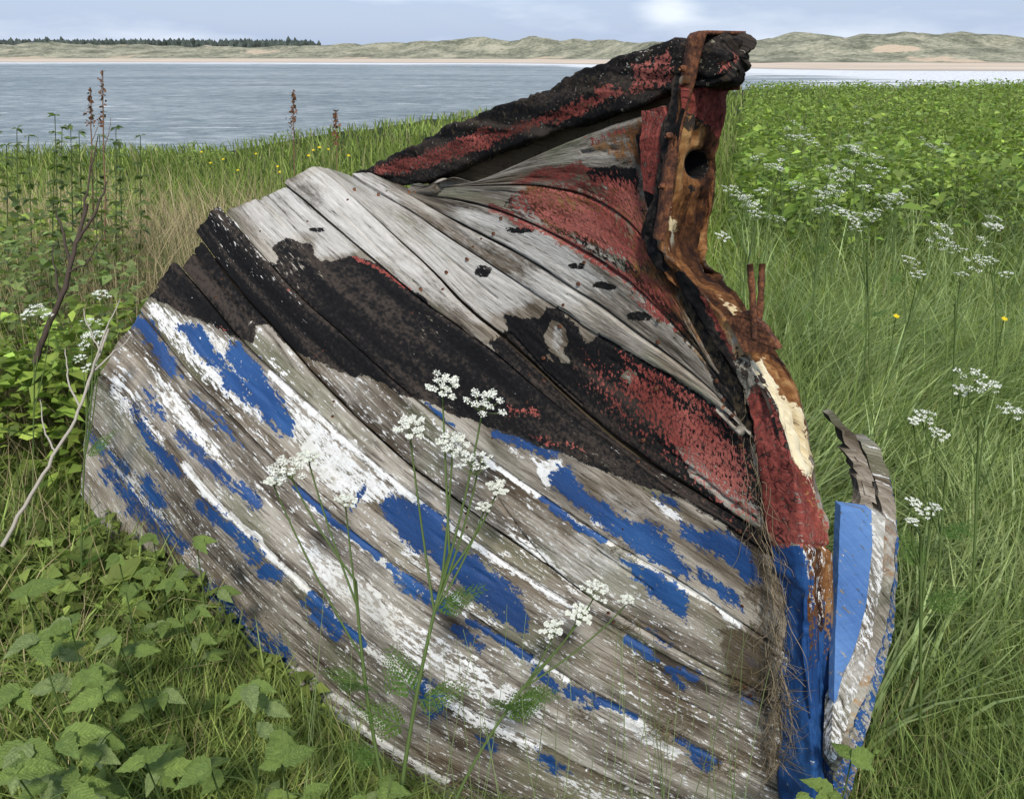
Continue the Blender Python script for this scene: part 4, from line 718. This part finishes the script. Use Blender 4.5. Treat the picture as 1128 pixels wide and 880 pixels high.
parts = [grass_set(9000, 1.1, 7., 1.2, lambda x, y, px: .40+.3*np.clip((-x-.8), 0, 1), (.0028, .8), (.32, .265, .14), (.1, .8), None, var=.25, hue=.1, jit=16), grass_set(11000, 2.3, 6., 1.1, lambda x, y, px: .85+0*x, (.003, .9), (.36, .29, .17), (.05, .65), None, -160, 330, var=.25, hue=.1, jit=14),
 grass_set(4000, 7, 38, 1.4, lambda x, y, px: .5+0*x, (.003, .8), (.27, .25, .12), (.05, .4), None, jit=4)]
emit('dry_grass', parts, DRY, 'pale dry stalks and dead grass blades among the green')
# loose leafy ground cover (alexanders and nettles seen as one mass)
def leaf_cloud(x, y, z, size, base, var=.3, tilt=.75):
    n = len(x); a = RNG.uniform(0, 2*math.pi, n); d = np.stack([np.cos(a), np.sin(a), RNG.normal(-.05, .35, n)], -1); d /= np.linalg.norm(d, axis=1)[:, None]
    up = np.stack([RNG.normal(0, tilt*.6, n), RNG.normal(0, tilt*.6, n), np.ones(n)], -1); s = np.cross(d, up); s /= np.linalg.norm(s, axis=1)[:, None]; u = np.cross(s, d)
    P = np.stack([x, y, z], -1); L_ = size[:, None]; V = np.zeros((n, 6, 3))
    V[:, 0] = P; V[:, 1] = P+d*L_*.42+s*L_*.30+u*L_*.06; V[:, 2] = P+d*L_*.42-s*L_*.30+u*L_*.06; V[:, 3] = P+d*L_*.5-u*L_*.03; V[:, 4] = P+d*L_-u*L_*.16; V[:, 5] = P+d*L_*.02
    b = np.arange(n)[:, None]*6; T = np.concatenate([b+[0, 1, 3], b+[0, 3, 2], b+[1, 4, 3], b+[3, 4, 2]]); C = np.ones((n, 6, 4)); C[..., :3] = greens(n, base, var*1.2, .35)[:, None]
    return V, None, T, C
def cover(n, dmin, dmax, pw, pxa, pxb, hmax, size, base, dens=None, seed=0, lim=True, lo=.15):
    x, y, px = scatter(n, dmin, dmax, pw, pxa, pxb); k = keep_land(x, y); cl = fbm(np.stack([x*1.1, y*1.1, 0*x], -1), 3, 50+seed); k &= RNG.random(n) < np.clip((cl-.38)*4.2, 0, 1)
    if dens is not None: k &= RNG.random(n) < dens(x, y, px)
    x, y, cl = x[k], y[k], cl[k]; m = len(x); top = hmax*(.45+.9*cl)*(.75+.5*fbm(np.stack([x*4, y*4, 0*x], -1), 2, 60+seed)); top = limit_h(x, y, top, 5) if lim else top
    z = gz(x, y)+top*(lo+(1-lo)*np.sqrt(RNG.random(m))); dist = np.hypot(x, y)
    L_ = np.maximum(size*np.exp(RNG.normal(-.1, .38, m)), dist*3./F); r_ = leaf_cloud(x, y, z, L_, base)
    ok = ~blocks(r_[0][:, 4]); V, C = r_[0][ok], r_[3][ok]; m = len(V); b = np.arange(m)[:, None]*6
    return V, None, np.concatenate([b+[0, 1, 3], b+[0, 3, 2], b+[1, 4, 3], b+[3, 4, 2]]), C
parts = [cover(52000, 5.6, 40, 1.35, 790, 1400, .74, .085, (.19, .30, .05), lambda x, y, px: np.clip((y-6.0)/1.5, .08, 1)), cover(26000, 6., 30, 1.35, 790, 1400, .55, .055, (.13, .205, .045), seed=13), cover(9000, 6., 20, 1.3, 850, 1400, .85, .075, (.21, .31, .07), seed=15), cover(13000, 2.1, 5.2, 1.1, -260, 170, .70, .055, (.22, .33, .06), seed=3), cover(6000, 2.4, 5., 1.1, -260, 170, .9, .04, (.16, .23, .07), seed=17), cover(9000, 1.15, 2.6, 1.1, -200, 300, .24, .045, (.185, .26, .06), seed=5, lim=False), cover(7000, 1.3, 3., 1.1, 930, 1390, .24, .04, (.13, .20, .055), seed=7, lim=False), cover(12000, 5, 18, 1.2, 200, 790, .16, .06, (.16, .25, .05), seed=9)]
emit('leafy_undergrowth', parts, VEG, 'bright green leafy undergrowth spreading over the bank', 'undergrowth')
# ------------------------------------------------------------------ single plants
def ground_at(px, d):
    """ground point under image column px at about depth d"""
    y = d*cp
    for _ in range(6):
        x = (px-CX)/F*d; z = float(gz(x, y)); dd = y*cp-(z-1.6)*sp; y += (d-dd)*.7
    return np.array([(px-CX)/F*d, y, z])
def bez(a, b, c, n): t = np.linspace(0, 1, n)[:, None]; return (1-t)**2*a+2*t*(1-t)*b+t*t*c
def umbel(mb, c, up, rad, nr=11, fl=13, fs=.0036, white=(.76, .77, .68, 1), green=(.20, .27, .08, 1)):
    up = up/np.linalg.norm(up); a = np.cross(up, [1, .3, .2]); a /= np.linalg.norm(a); b = np.cross(up, a); c0 = c-up*rad*1.05
    for i in range(nr):
        rr_ = rad*.9*math.sqrt((i+.4)/nr)*random.uniform(.85, 1.1); th = i*2.4+random.uniform(-.3, .3); p = c+a*rr_*math.cos(th)+b*rr_*math.sin(th)+up*(-.45*rr_*rr_/rad+random.uniform(-.1, .1)*rad)
        V, Q, T = tube([c0, (c0+p)/2+up*rad*-.06, p-up*.003], max(.0005, rad*.014), 3, False); mb.add(V, Q, T, green)
        r2_ = rad*.21; m = fl
        for j in range(m):
            r3 = r2_*math.sqrt((j+.3)/m); t2 = j*2.4+i; q = p+a*r3*math.cos(t2)+b*r3*math.sin(t2)+up*random.uniform(-.12, .2)*r2_
            n_ = up+a*random.uniform(-.6, .6)+b*random.uniform(-.6, .6); n_ /= np.linalg.norm(n_); s1 = np.cross(n_, [.3, .8, .1]); s1 /= np.linalg.norm(s1); s2 = np.cross(n_, s1); k = fs*random.uniform(.7, 1.25); ph = random.uniform(0, 6)
            vs = [q+(s1*math.cos(ph+w_*1.2566)+s2*math.sin(ph+w_*1.2566))*k+n_*k*.25 for w_ in range(5)]+[q]
            w_ = random.uniform(.86, 1.06); mb.add(vs, None, [(5, x_, (x_+1) % 5) for x_ in range(5)], (white[0]*w_, white[1]*w_, white[2]*w_, 1))
def fern_mesh(name, col):
    mb = MB(); c = col
    V, Q, T = tube([(0, 0, 0), (.5, 0, .03), (1, 0, -.05)], [.008, .006, .002], 3, False); mb.add(V, Q, T, c)
    for k in range(9):
        f = .14+k*.095; ln = .40*(1-f)**.75+.05
        for sgn in (-1, 1):
            b0 = np.array([f, 0, .03]); d = np.array([.55, sgn*.8, random.uniform(-.15, .05)]); d /= np.linalg.norm(d); n = 6
            for j in range(n):
                g_ = (j+.6)/n; p = b0+d*ln*g_; l2 = ln*.30*(1-.55*g_)
                for s2 in (-1, 1):
                    e = d*.75+np.cross(d, [0, 0, 1])*s2*.75; e /= np.linalg.norm(e); w = np.cross(e, [0, 0, 1])*l2*.28; u = np.array([0, 0, random.uniform(-.02, .02)])
                    cc = tuple(np.array(c[:3])*random.uniform(.8, 1.25))+(1,); mb.add([p, p+e*l2*.5+w+u, p+e*l2, p+e*l2*.5-w+u], [(0, 1, 2, 3)], None, cc)
    return mb.mesh(name, col=True, smooth=False)
FERN = [fern_mesh('leaf', (.075, .15, .030, 1)), fern_mesh('leaf', (.10, .175, .035, 1))]
def orient(o, p, d, up, sc):
    d = Vector(d).normalized(); up = Vector(up); s = up.cross(d).normalized(); u = d.cross(s)
    M = Matrix(((d.x, s.x, u.x), (d.y, s.y, u.y), (d.z, s.z, u.z))).to_4x4(); o.matrix_local = Matrix.Translation(Vector(p)) @ M @ Matrix.Scale(sc, 4)
STEMC = (.13, .19, .055, 1)
def cow_parsley(label, bpx, d, split, heads, group=None, leaves=2, rs=.0028, dj=.05, flo=13, name='cow_parsley', base=None):
    b0 = ground_at(bpx, d) if base is None else np.asarray(base); root = empty(name, b0); tag(root, label, 'wildflower', group)
    sp_ = at(split[0], split[1], d*random.uniform(.985, 1.015)); midp = (b0+sp_)/2+np.array([random.uniform(-.03, .03), random.uniform(-.02, .02), 0])
    path = bez(b0, midp, sp_, 10); V, Q, T = tube(path, np.linspace(rs, rs*.7, 10), 6); mb = MB(); mb.add(V, Q, T, STEMC); obj('stem', mb.mesh('stem', root, col=True), VEG, root)
    for i, (hx_, hy_, rp) in enumerate(heads):
        dd = d*(1+random.uniform(-dj, dj)); hp = at(hx_, hy_, dd); f = random.uniform(.72, 1.) if i else 1.; st = path[int(f*9)]
        rad = rp*dd/F; up = np.array([random.uniform(-.25, .25), random.uniform(-.5, .1), 1.]); up /= np.linalg.norm(up); c0 = hp-up*rad*1.05
        mb = MB(); V, Q, T = tube(bez(st, st*.45+c0*.55+np.array([0, 0, -.015])+(c0-st)*np.array([.12, .12, 0]), c0, 8), np.linspace(rs*.62, rs*.4, 8), 5); mb.add(V, Q, T, STEMC); stalk = obj('flower_stalk', mb.mesh('flower_stalk', root, col=True), VEG, root)
        mb = MB(); umbel(mb, hp, up, rad, 13 if d < 1.7 else 10, flo if d < 1.7 else 8, max(.0022, rad*.048)); obj('flower_head', mb.mesh('flower_head', root, col=True, smooth=False), PETAL, stalk)
    for i in range(leaves):
        p = path[random.randint(2, 8)]-b0; a = random.uniform(0, 6.28); o = obj('leaf', random.choice(FERN), VEG, root); orient(o, p, (math.cos(a), math.sin(a)*.6, .45), (0, 0, 1), random.uniform(.07, .13))
    return root
def hd(px, py, k=.93): return hull_depth(px, py)*k
cow_parsley('tall forked cow parsley with five white umbels in front of black stripe', 441, 1.52, (495,610), [(490,420,21),(535,438,24),(452,466,19),(500,486,21),(522,503,23),(548,534,14),(533,556,9)], leaves=4, rs=.0046, dj=.02, flo=16, base=at(438, 905, 1.45))
cow_parsley('leaning cow parsley stem with small white umbels over the large white paint patch', 436, 1.52, (392,640), [(315,512,24),(340,500,13),(382,548,13),(300,528,10)], leaves=3, rs=.0040, dj=.02, flo=16, base=at(430, 900, 1.45))
cow_parsley('low cow parsley with three umbels in front of the grey planks', 505, 1.5, (588,742), [(657,645,18),(640,674,15),(608,690,14),(690,658,9)], leaves=4, rs=.0034, dj=.02, flo=15, base=at(500, 885, 1.43))
for a in (('cow parsley close beside the orange stern post, below its shaft hole', 812, 3.0, (822,280), [(806,206,13),(822,216,15),(838,208,9),(832,232,11),(856,238,12),(797,258,9)]),
 ('tallest cow parsley with many umbels right of the stern post', 892, 3.6, (900,258), [(884,148,15),(896,156,10),(940,160,13),(912,182,14),(930,190,13),(968,184,15),(878,202,11),(920,206,13)]),
 ('thin cow parsley behind the tallest one, its umbels apart', 945, 3.3, (955,290), [(920,228,11),(992,214,10),(955,205,9),(1000,205,7)]),
 ('cow parsley with pale thick stem and drooping umbels right of centre', 925, 2.9, (1020,300), [(1040,250,16),(1036,264,15),(1052,272,13),(1004,286,12),(1012,300,9)]),
 ('cow parsley with flat umbels near the right edge, forked stem', 1040, 2.8, (1052,335), [(1076,286,15),(1092,284,10),(1060,300,9),(1108,300,9)]),
 ('nearest cow parsley at the right edge with broad flat umbel', 1060, 2.0, (1078,470), [(1076,414,24),(1092,422,14),(1116,450,15),(1060,428,10)]),
 ('short cow parsley with small umbels between boat and right edge', 1030, 1.95, (1042,520), [(1020,456,13),(1036,476,12),(1008,462,7)]),
 ('small white flower clump beside the broken blue planks', 1012, 1.8, (1014,590), [(1008,552,10),(1022,562,11),(1005,572,8),(1030,556,8)]),
 ('cow parsley far back behind the leafy undergrowth at right', 875, 9.0, (876,180), [(876,134,6),(884,140,5),(868,140,4)])):
    cow_parsley(*a, group='cow parsley on the right bank', rs=.0042)
for a in (('cow parsley with white umbels left of the plank ends, among pale twigs', 92, 2.05, (98,430), [(100,352,14),(112,322,11),(96,372,14),(108,366,10),(88,392,9),(100,402,11)]), ('lone cow parsley umbels at the far left edge', 36, 2.2, (38,420), [(40,338,12),(30,344,8),(52,346,7)])):
    cow_parsley(*a, group='cow parsley at the left', leaves=3)
for i in range(16):
    px_ = RNG.uniform(830, 1125); d_ = RNG.uniform(3.2, 7.5); y_ = 235-150*(d_-3)/6+RNG.uniform(-15, 25); hs = [(px_+RNG.normal(0, 11), y_+RNG.normal(0, 8), RNG.uniform(6, 10)*3.6/d_) for _ in range(RNG.integers(3, 6))]
    cow_parsley('small cow parsley scattered through the meadow right of the stern post', px_+RNG.normal(0, 8), d_, (px_, y_+30), hs, group='small cow parsley on the right bank', leaves=1, rs=.0035)
# broad-leaved plants
def broad_leaf(name, col, sharp=1.):
    mb = MB(); n = 11; V = []; C = []
    for i in range(n):
        f = i/(n-1); w = .27*math.sin(math.pi*min(1, f**.66))**.95*(1-.22*f)+(.0 if i in (0, n-1) else .012); x = f; zc = -.16*f*f+.02
        ser = (1+.10*sharp*(1 if i % 2 else -1)) if 0 < i < n-1 else 1
        rowp = []
        for j, g_ in enumerate((-1, -.5, 0, .5, 1)): rowp.append((x-abs(g_)*.05*ser, g_*w*ser, zc+abs(g_)*w*.35+.012*math.sin(9*f+3*g_)))
        V += rowp; C += [tuple(np.array(col)*random.uniform(.9, 1.1)*(1.22 if j == 2 else 1.))+(1,) for j in range(5)]
    mb.add(V, grid_faces(n, 5), None, np.array(C)); V2, Q2, T2 = tube([(-.02, 0, .012), (.45, 0, .0), (.98, 0, -.14)], [.012, .009, .002], 4, False); mb.add(V2, Q2, T2, tuple(np.array(col)*1.35)+(1,)); return mb.mesh(name, col=True)
def leaf_mat():
    M = NM('broad_leaf_veined'); t = M.attr('tint').outputs['Color']; c = M.n('ShaderNodeTexCoord').outputs['Object']; sx = M.n('ShaderNodeSeparateXYZ', {'Vector': c})
    v = M.math('SUBTRACT', M.math('MULTIPLY', sx.outputs[0], 62.), M.math('MULTIPLY', M.math('ABSOLUTE', sx.outputs[1]), 70.)); vein = M.step(M.math('SINE', v), .72, 1.)
    n = M.noise(c, 9, 4, .6); blot = M.noise(c, 30, 3, .6)
    col = M.mix(M.math('MULTIPLY', vein, .35), t, (.20, .27, .12)); col = M.mix(M.math('MULTIPLY', M.step(n, .45, .7), .35), col, (.085, .14, .035)); col = M.mix(M.math('MULTIPLY', M.step(blot, .62, .72), .4), col, (.22, .22, .08))
    h = M.math('ADD', M.math('MULTIPLY', vein, -.6), M.math('MULTIPLY', n, 1.2)); b = M.bsdf(col, .42, M.bump(h, .6, .010), .3); tr = M.n('ShaderNodeBsdfTranslucent', {'Color': M.mix(.45, col, (.30, .40, .03))}).outputs[0]
    return M.done(M.n('ShaderNodeMixShader', {0: .3, 1: b, 2: tr}).outputs[0])
LEAFM = leaf_mat()
LEAVES = [broad_leaf('leaf', c, s_) for c, s_ in (((.16,.23,.05), 1.), ((.20,.28,.06), 1.), ((.22,.28,.10), .8), ((.175,.25,.055), 1.3), ((.145,.21,.045), 1.))]
def leafy_plant(label, tpx, tpy, d, n=3, size=.075, h=None, group='broad leaved plants in the foreground', bright=None):
    top = at(tpx, tpy, d); bx = top[0]+random.uniform(-.05, .05); by = top[1]+random.uniform(-.02, .08); b0 = np.array([bx, by, float(gz(bx, by))])
    if top[2]-b0[2] < .08: b0[2] = top[2]-.08
    root = empty('leafy_plant', b0); tag(root, label, 'leafy plant', group); path = bez(b0, (b0+top)/2+np.array([random.uniform(-.03, .03), 0, .03]), top, 8)
    V, Q, T = tube(path, np.linspace(.0024, .0014, 8), 5); mb = MB(); mb.add(V, Q, T, (.15, .22, .07, 1)); obj('stem', mb.mesh('stem', root, col=True), VEG, root)
    for k in range(n+2):
        p = path[7-min(k*1, 5)]-b0; a = random.uniform(0, 6.28); dr = np.array([math.cos(a), math.sin(a)*.7-.25, .35]); q = p+dr*random.uniform(.03, .07)*size/.075 if k else p
        if k:
            V, Q, T = tube(np.array([p, (p+q)/2+[0, 0, .006], q]), .0011, 4); mb = MB(); mb.add(V, Q, T, (.15, .22, .07, 1)); obj('petiole', mb.mesh('petiole', None, col=True), VEG, root)
        for da in (0, 1.15, -1.15):
            o = obj('leaf', LEAVES[bright] if bright is not None else random.choice(LEAVES), LEAFM, root); e = a+da; orient(o, q, (math.cos(e), math.sin(e)*.8-.15, random.uniform(-.35, .15)), (random.uniform(-.3, .3), -.55+random.uniform(-.3, .3), 1), size*random.uniform(.6, .98)*(1 if da == 0 else .85))
PL = [('broad leaved plant at the left edge, topmost of the foreground clump',30,652,1.45,3,.085),('broad leaved plant with crinkled leaves left of the grass tuft',78,688,1.42,3,.085),('leafy plant beside the lowest white paint on the hull',128,700,1.5,3,.07),('wide leaved plant in the left corner, half way up',22,760,1.3,3,.09),('leafy plant with a pointed pale leaf near the left corner',70,812,1.22,3,.085),('broad leaved plant under the crinkled one',112,764,1.32,3,.085),('leafy plant at the bottom edge, left of the tall grass blades',160,838,1.2,3,.08),('broad leaved plant at the bottom edge below the hull corner',232,846,1.2,3,.085),('pale green upright plant with three large leaves before the hull',274,756,1.36,4,.075),('leafy plant covering the blue paint at the lower left of the hull',216,596,1.78,3,.062),('bright leafy plant against the lower left planks',168,590,1.82,4,.066),('leafy plant below the bright one at the hull corner',190,640,1.7,3,.06),('small leaved plant left of the hull corner',130,612,1.75,3,.055),('leafy plant at the bottom left, last in the corner',18,852,1.15,3,.085),('low leafy plant at the bottom beside the parsley stems',420,868,1.38,2,.06),('leafy plant under the upright pale one',310,838,1.24,3,.075)]
for p in PL: leafy_plant(*p)
leafy_plant('bright green leaves at the foot of the broken blue planks', 938, 836, 1.38, 2, .075, bright=1); leafy_plant('bright round leaf at the foot of the stern post', 878, 880, 1.36, 2, .06, bright=1)
# nettles against the sky line at the left
def nettle(px, d, topy):
    b0 = ground_at(px, d); top = at(px+random.uniform(-12, 12), topy, d); root = empty('nettle', b0); tag(root, 'upright dark green nettle against the sea at the far left', 'nettle', 'nettles along the left skyline')
    path = bez(b0, (b0+top)/2, top, 9); V, Q, T = tube(path, np.linspace(.004, .0016, 9), 5); mb = MB(); mb.add(V, Q, T, (.10, .13, .045, 1)); obj('stem', mb.mesh('stem', root, col=True), VEG, root)
    xs, zs = [], []; P = []
    for k in range(15):
        f = .30+.7*k/14; q = b0+(top-b0)*f
        for _ in range(4): P.append(q)
    P = np.array(P); fr = np.repeat(np.linspace(0, 1, 15), 4); v, _, t, c = leaf_cloud(P[:, 0], P[:, 1], P[:, 2], .085*(1-.55*fr), (.095, .145, .042), .25, .5)
    me = mesh_np('foliage', local(v.reshape(-1, 3), root), None, t.reshape(-1, 3)); vattr(me, 'tint', c.reshape(-1, 4)); obj('foliage', me, VEG, root)
for px_, d_, ty in ((4,3.2,128),(22,3.5,142),(40,3.3,150),(62,3.6,140),(70,3.4,128),(84,3.7,138),(98,3.5,146),(118,3.8,150),(128,3.6,140),(140,4.0,156),(156,3.8,150),(-30,3.3,120),(-70,3.1,120),(50,3.0,165),(12,3.0,160),(106,3.2,165)): nettle(px_, d_, ty)
# dead stems
def twig(label, name, chains, col, cat='dead stem', group=None, seeds=None):
    b0 = at(*chains[0][0][0]); root = empty(name, b0); tag(root, label, cat, group)
    for i, (pts, r0, r1) in enumerate(chains):
        P = np.stack([at(*p) for p in pts]); P = crom(P, max(8, len(P)*4)); P[1:-1] += (np.stack([fbm(P*50, 2, q) for q in range(3)], -1)-.5)[1:-1]*.012
        V, Q, T = tube(P, np.linspace(r0, r1, len(P)), 6); mb = MB(); mb.add(V, Q, T, col); obj('stem' if i == 0 else 'twig', mb.mesh('twig', root, col=True), DRY, root)
    if seeds:
        mb = MB()
        for (x0, y0, x1, y1, d, n, w) in seeds:
            for k in range(n):
                f = random.random(); c = at(x0+(x1-x0)*f+random.gauss(0, w*(1-.5*f)), y0+(y1-y0)*f, d*random.uniform(.998, 1.002)); s_ = random.uniform(1.2, 2.2)*d/F
                a = np.array([random.uniform(-1, 1), random.uniform(-1, 1), random.uniform(-1, 1)])*s_; b = np.array([random.uniform(-1, 1), random.uniform(-1, 1), random.uniform(-1, 1)])*s_
                mb.add([c-a, c+b, c+a, c-b], [(0, 1, 2, 3)], None, tuple(np.array([.16, .075, .04])*random.uniform(.6, 1.3))+(1,))
        obj('seed_head', mb.mesh('seed_head', root, col=True, smooth=False), DRY, root)
twig('dark forked dead stem rising through the grass left of the boat', 'dead_stem', [([(38,400,2.25),(52,362,2.25),(72,315,2.25),(84,270,2.27),(96,225,2.3)], .009, .005), ([(78,292,2.26),(70,262,2.26),(62,232,2.28)], .005, .002), ([(84,268,2.27),(102,240,2.27),(118,200,2.3)], .005, .002), ([(66,328,2.25),(60,290,2.26),(58,270,2.27)], .004, .0015), ([(90,248,2.3),(98,200,2.33),(108,150,2.36)], .004, .0015), ([(76,300,2.25),(94,290,2.24),(112,262,2.25)], .0035, .0012)], (.075, .055, .042, 1))
twig('pale bleached dead stem lying against the broken plank ends', 'dead_stem', [([(2,602,1.75),(34,545,1.78),(62,498,1.82),(88,448,1.88),(104,402,1.92),(120,362,1.96)], .0045, .003), ([(88,448,1.88),(76,420,1.9),(72,384,1.93)], .003, .0012), ([(100,412,1.91),(118,396,1.92),(146,368,1.96)], .003, .0012), ([(96,430,1.9),(104,398,1.91),(132,330,1.97)], .003, .0012), ([(62,498,1.82),(50,478,1.84),(44,440,1.88)], .0025, .001), ([(110,388,1.93),(98,362,1.95),(92,340,1.97)], .0025, .001)], (.40, .36, .29, 1))
for lab, px_, y0, y1, d in (('brown dock seed stalk against the sea, leftmost and tallest', 113, 215, 78, 3.6), ('brown dock seed stalk standing alone before the sea', 323, 215, 100, 5.5), ('dock seed stalk just above the top plank ends', 370, 205, 122, 5.0), ('short brown seed stalk near the left nettles', 100, 190, 98, 3.9)):
    sd_ = [(px_-1, y0-(y0-y1)*.55, px_, y1, d, 90, 2.6)]
    twig(lab, 'dock_stalk', [([(px_+3, y0+60, d), (px_+1, (y0+y1)/2+10, d), (px_, y1, d)], .0042, .0022), ([(px_, y0-(y0-y1)*.35, d), (px_+7, y0-(y0-y1)*.5, d), (px_+9, y0-(y0-y1)*.62, d)], .002, .001)], (.17, .10, .06, 1), 'dock', 'dock seed stalks', sd_)
# buttercups
bc = MB()
for k in range(5):
    a = k*1.2566; u = np.array([math.cos(a), math.sin(a), 0]); v = np.array([-math.sin(a), math.cos(a), 0]); bc.add([(0, 0, 0), u*.6+v*.5+[0, 0, .25], u*1.05+[0, 0, .45], u*.6-v*.5+[0, 0, .25]], [(0, 1, 2, 3)], None, (.75, .56, .02, 1))
BCM = bc.mesh('flower', col=True, smooth=False)
def buttercup(px, py, d, label, r=.012):
    p = at(px, py, d); g_ = np.array([p[0], p[1], min(float(gz(p[0], p[1])), p[2]-.1)]); root = empty('buttercup', g_); tag(root, label, 'buttercup', 'buttercups in the grass')
    V, Q, T = tube(bez(g_, (g_+p)/2+np.array([.02, 0, 0]), p, 6), .0015, 4); mb = MB(); mb.add(V, Q, T, STEMC); obj('stem', mb.mesh('stem', root, col=True), VEG, root)
    o = obj('flower', BCM, PETAL, root); orient(o, p-g_, (1, .1, 0), (.1, -.5, 1), r)
for px_, py_ in ((345,166),(352,163),(232,180),(246,176),(306,184),(308,190),(362,165),(222,168),(262,188),(384,172),(340,172),(282,170)): buttercup(px_, py_, 7.5+random.uniform(-1, 1), 'tiny yellow buttercup in the grass between sea and plank ends', .015)
buttercup(987, 349, 2.9, 'yellow buttercup right of the two iron pins'); buttercup(1106, 352, 2.9, 'yellow buttercup at the right edge under the cow parsley')
# ------------------------------------------------------------------ dry roots and moss on the boat
def strands(name, label, gens, col, rad=.0007):
    mb = MB()
    for n, fn in gens:
        for _ in range(n):
            P = fn(); V, Q, T = tube(P, np.linspace(rad*random.uniform(.7, 1.3), rad*.5, len(P)), 3, False); k = random.uniform(.6, 1.35); mb.add(V, Q, T, (col[0]*k, col[1]*k, col[2]*k, 1))
    tag(obj(name, mb.mesh(name, col=True), DRY), label, 'dry roots', kind='stuff')
JOINT = crom([(820,425),(826,470),(832,520),(842,580),(850,640),(853,700),(854,780),(853,880)], 120)
def hang():
    i = int(random.triangular(0, 110, 70)); ln = random.randint(6, 26); P = []; ox = random.gauss(0, 7); sw = random.gauss(0, 1.2); ph = random.uniform(0, 6)
    for k in range(7):
        q = JOINT[min(119, i+int(ln*k/6))]; P.append(on_plane(q[0]+ox+sw*k*2+3*math.sin(ph+k*1.3), q[1]+3*math.cos(ph*2+k), HB+.012+.014*random.random()))
    return crom(np.array(P), 14)
def spray():
    q = JOINT[random.randint(78, 108)]; a = random.uniform(-.5, 2.2) if random.random() < .7 else random.uniform(0, 6.28); l_ = random.uniform(14, 46); p0 = on_plane(q[0]+random.gauss(0, 6), q[1], HB+.025); p2 = on_plane(q[0]+l_*math.cos(a), q[1]+l_*math.sin(a), HB+.03+.05*random.random()); return bez(p0, (p0+p2)/2+np.array([0, -.02, .015]), p2, 9)
strands('dry_roots', 'tangle of dry grass roots hanging down the stern post joint', [(110, hang), (150, spray)], (.27, .21, .13))
def tuft(c, n, l_, sp2=14):
    def f():
        x, y = c[0]+random.gauss(0, sp2), c[1]+random.gauss(0, 3)+.5*random.gauss(0, sp2); d = hull_depth(x, y); p = at(x, y, d-.004); q = at(x+random.gauss(0, l_), y+random.gauss(-2, l_*.8), d-.012-random.random()*.03); return bez(p, (p+q)/2+np.array([0, -.008, .006]), q, 6)
    return (n, f)
strands('dry_moss', 'brown moss and dead grass tufts caught in the plank seams', [tuft((735,805), 130, 10, 16), tuft((790,842), 90, 10, 14), tuft((690,690), 40, 6, 8), tuft((682,606), 30, 5, 6), tuft((815,755), 60, 8, 10), tuft((640,790), 30, 8, 10)], (.22, .165, .085), .0006)
def stalk():
    x = random.choice([560,575,600,640,690,735,745,760,790,810,470,520,360,340,390]); x += random.gauss(0, 12); y1 = random.uniform(640, 800); d = 1.30+random.random()*.1
    p0 = at(x+random.gauss(0, 10), 915, d+.04); p2 = at(x+random.gauss(0, 22), y1, d); return bez(p0, (p0+p2)/2+np.array([random.gauss(0, .015), 0, .02]), p2, 10)
strands('thin_grass', 'thin green grass stalks rising in front of the hull', [(46, stalk)], (.17, .22, .085), .0009)
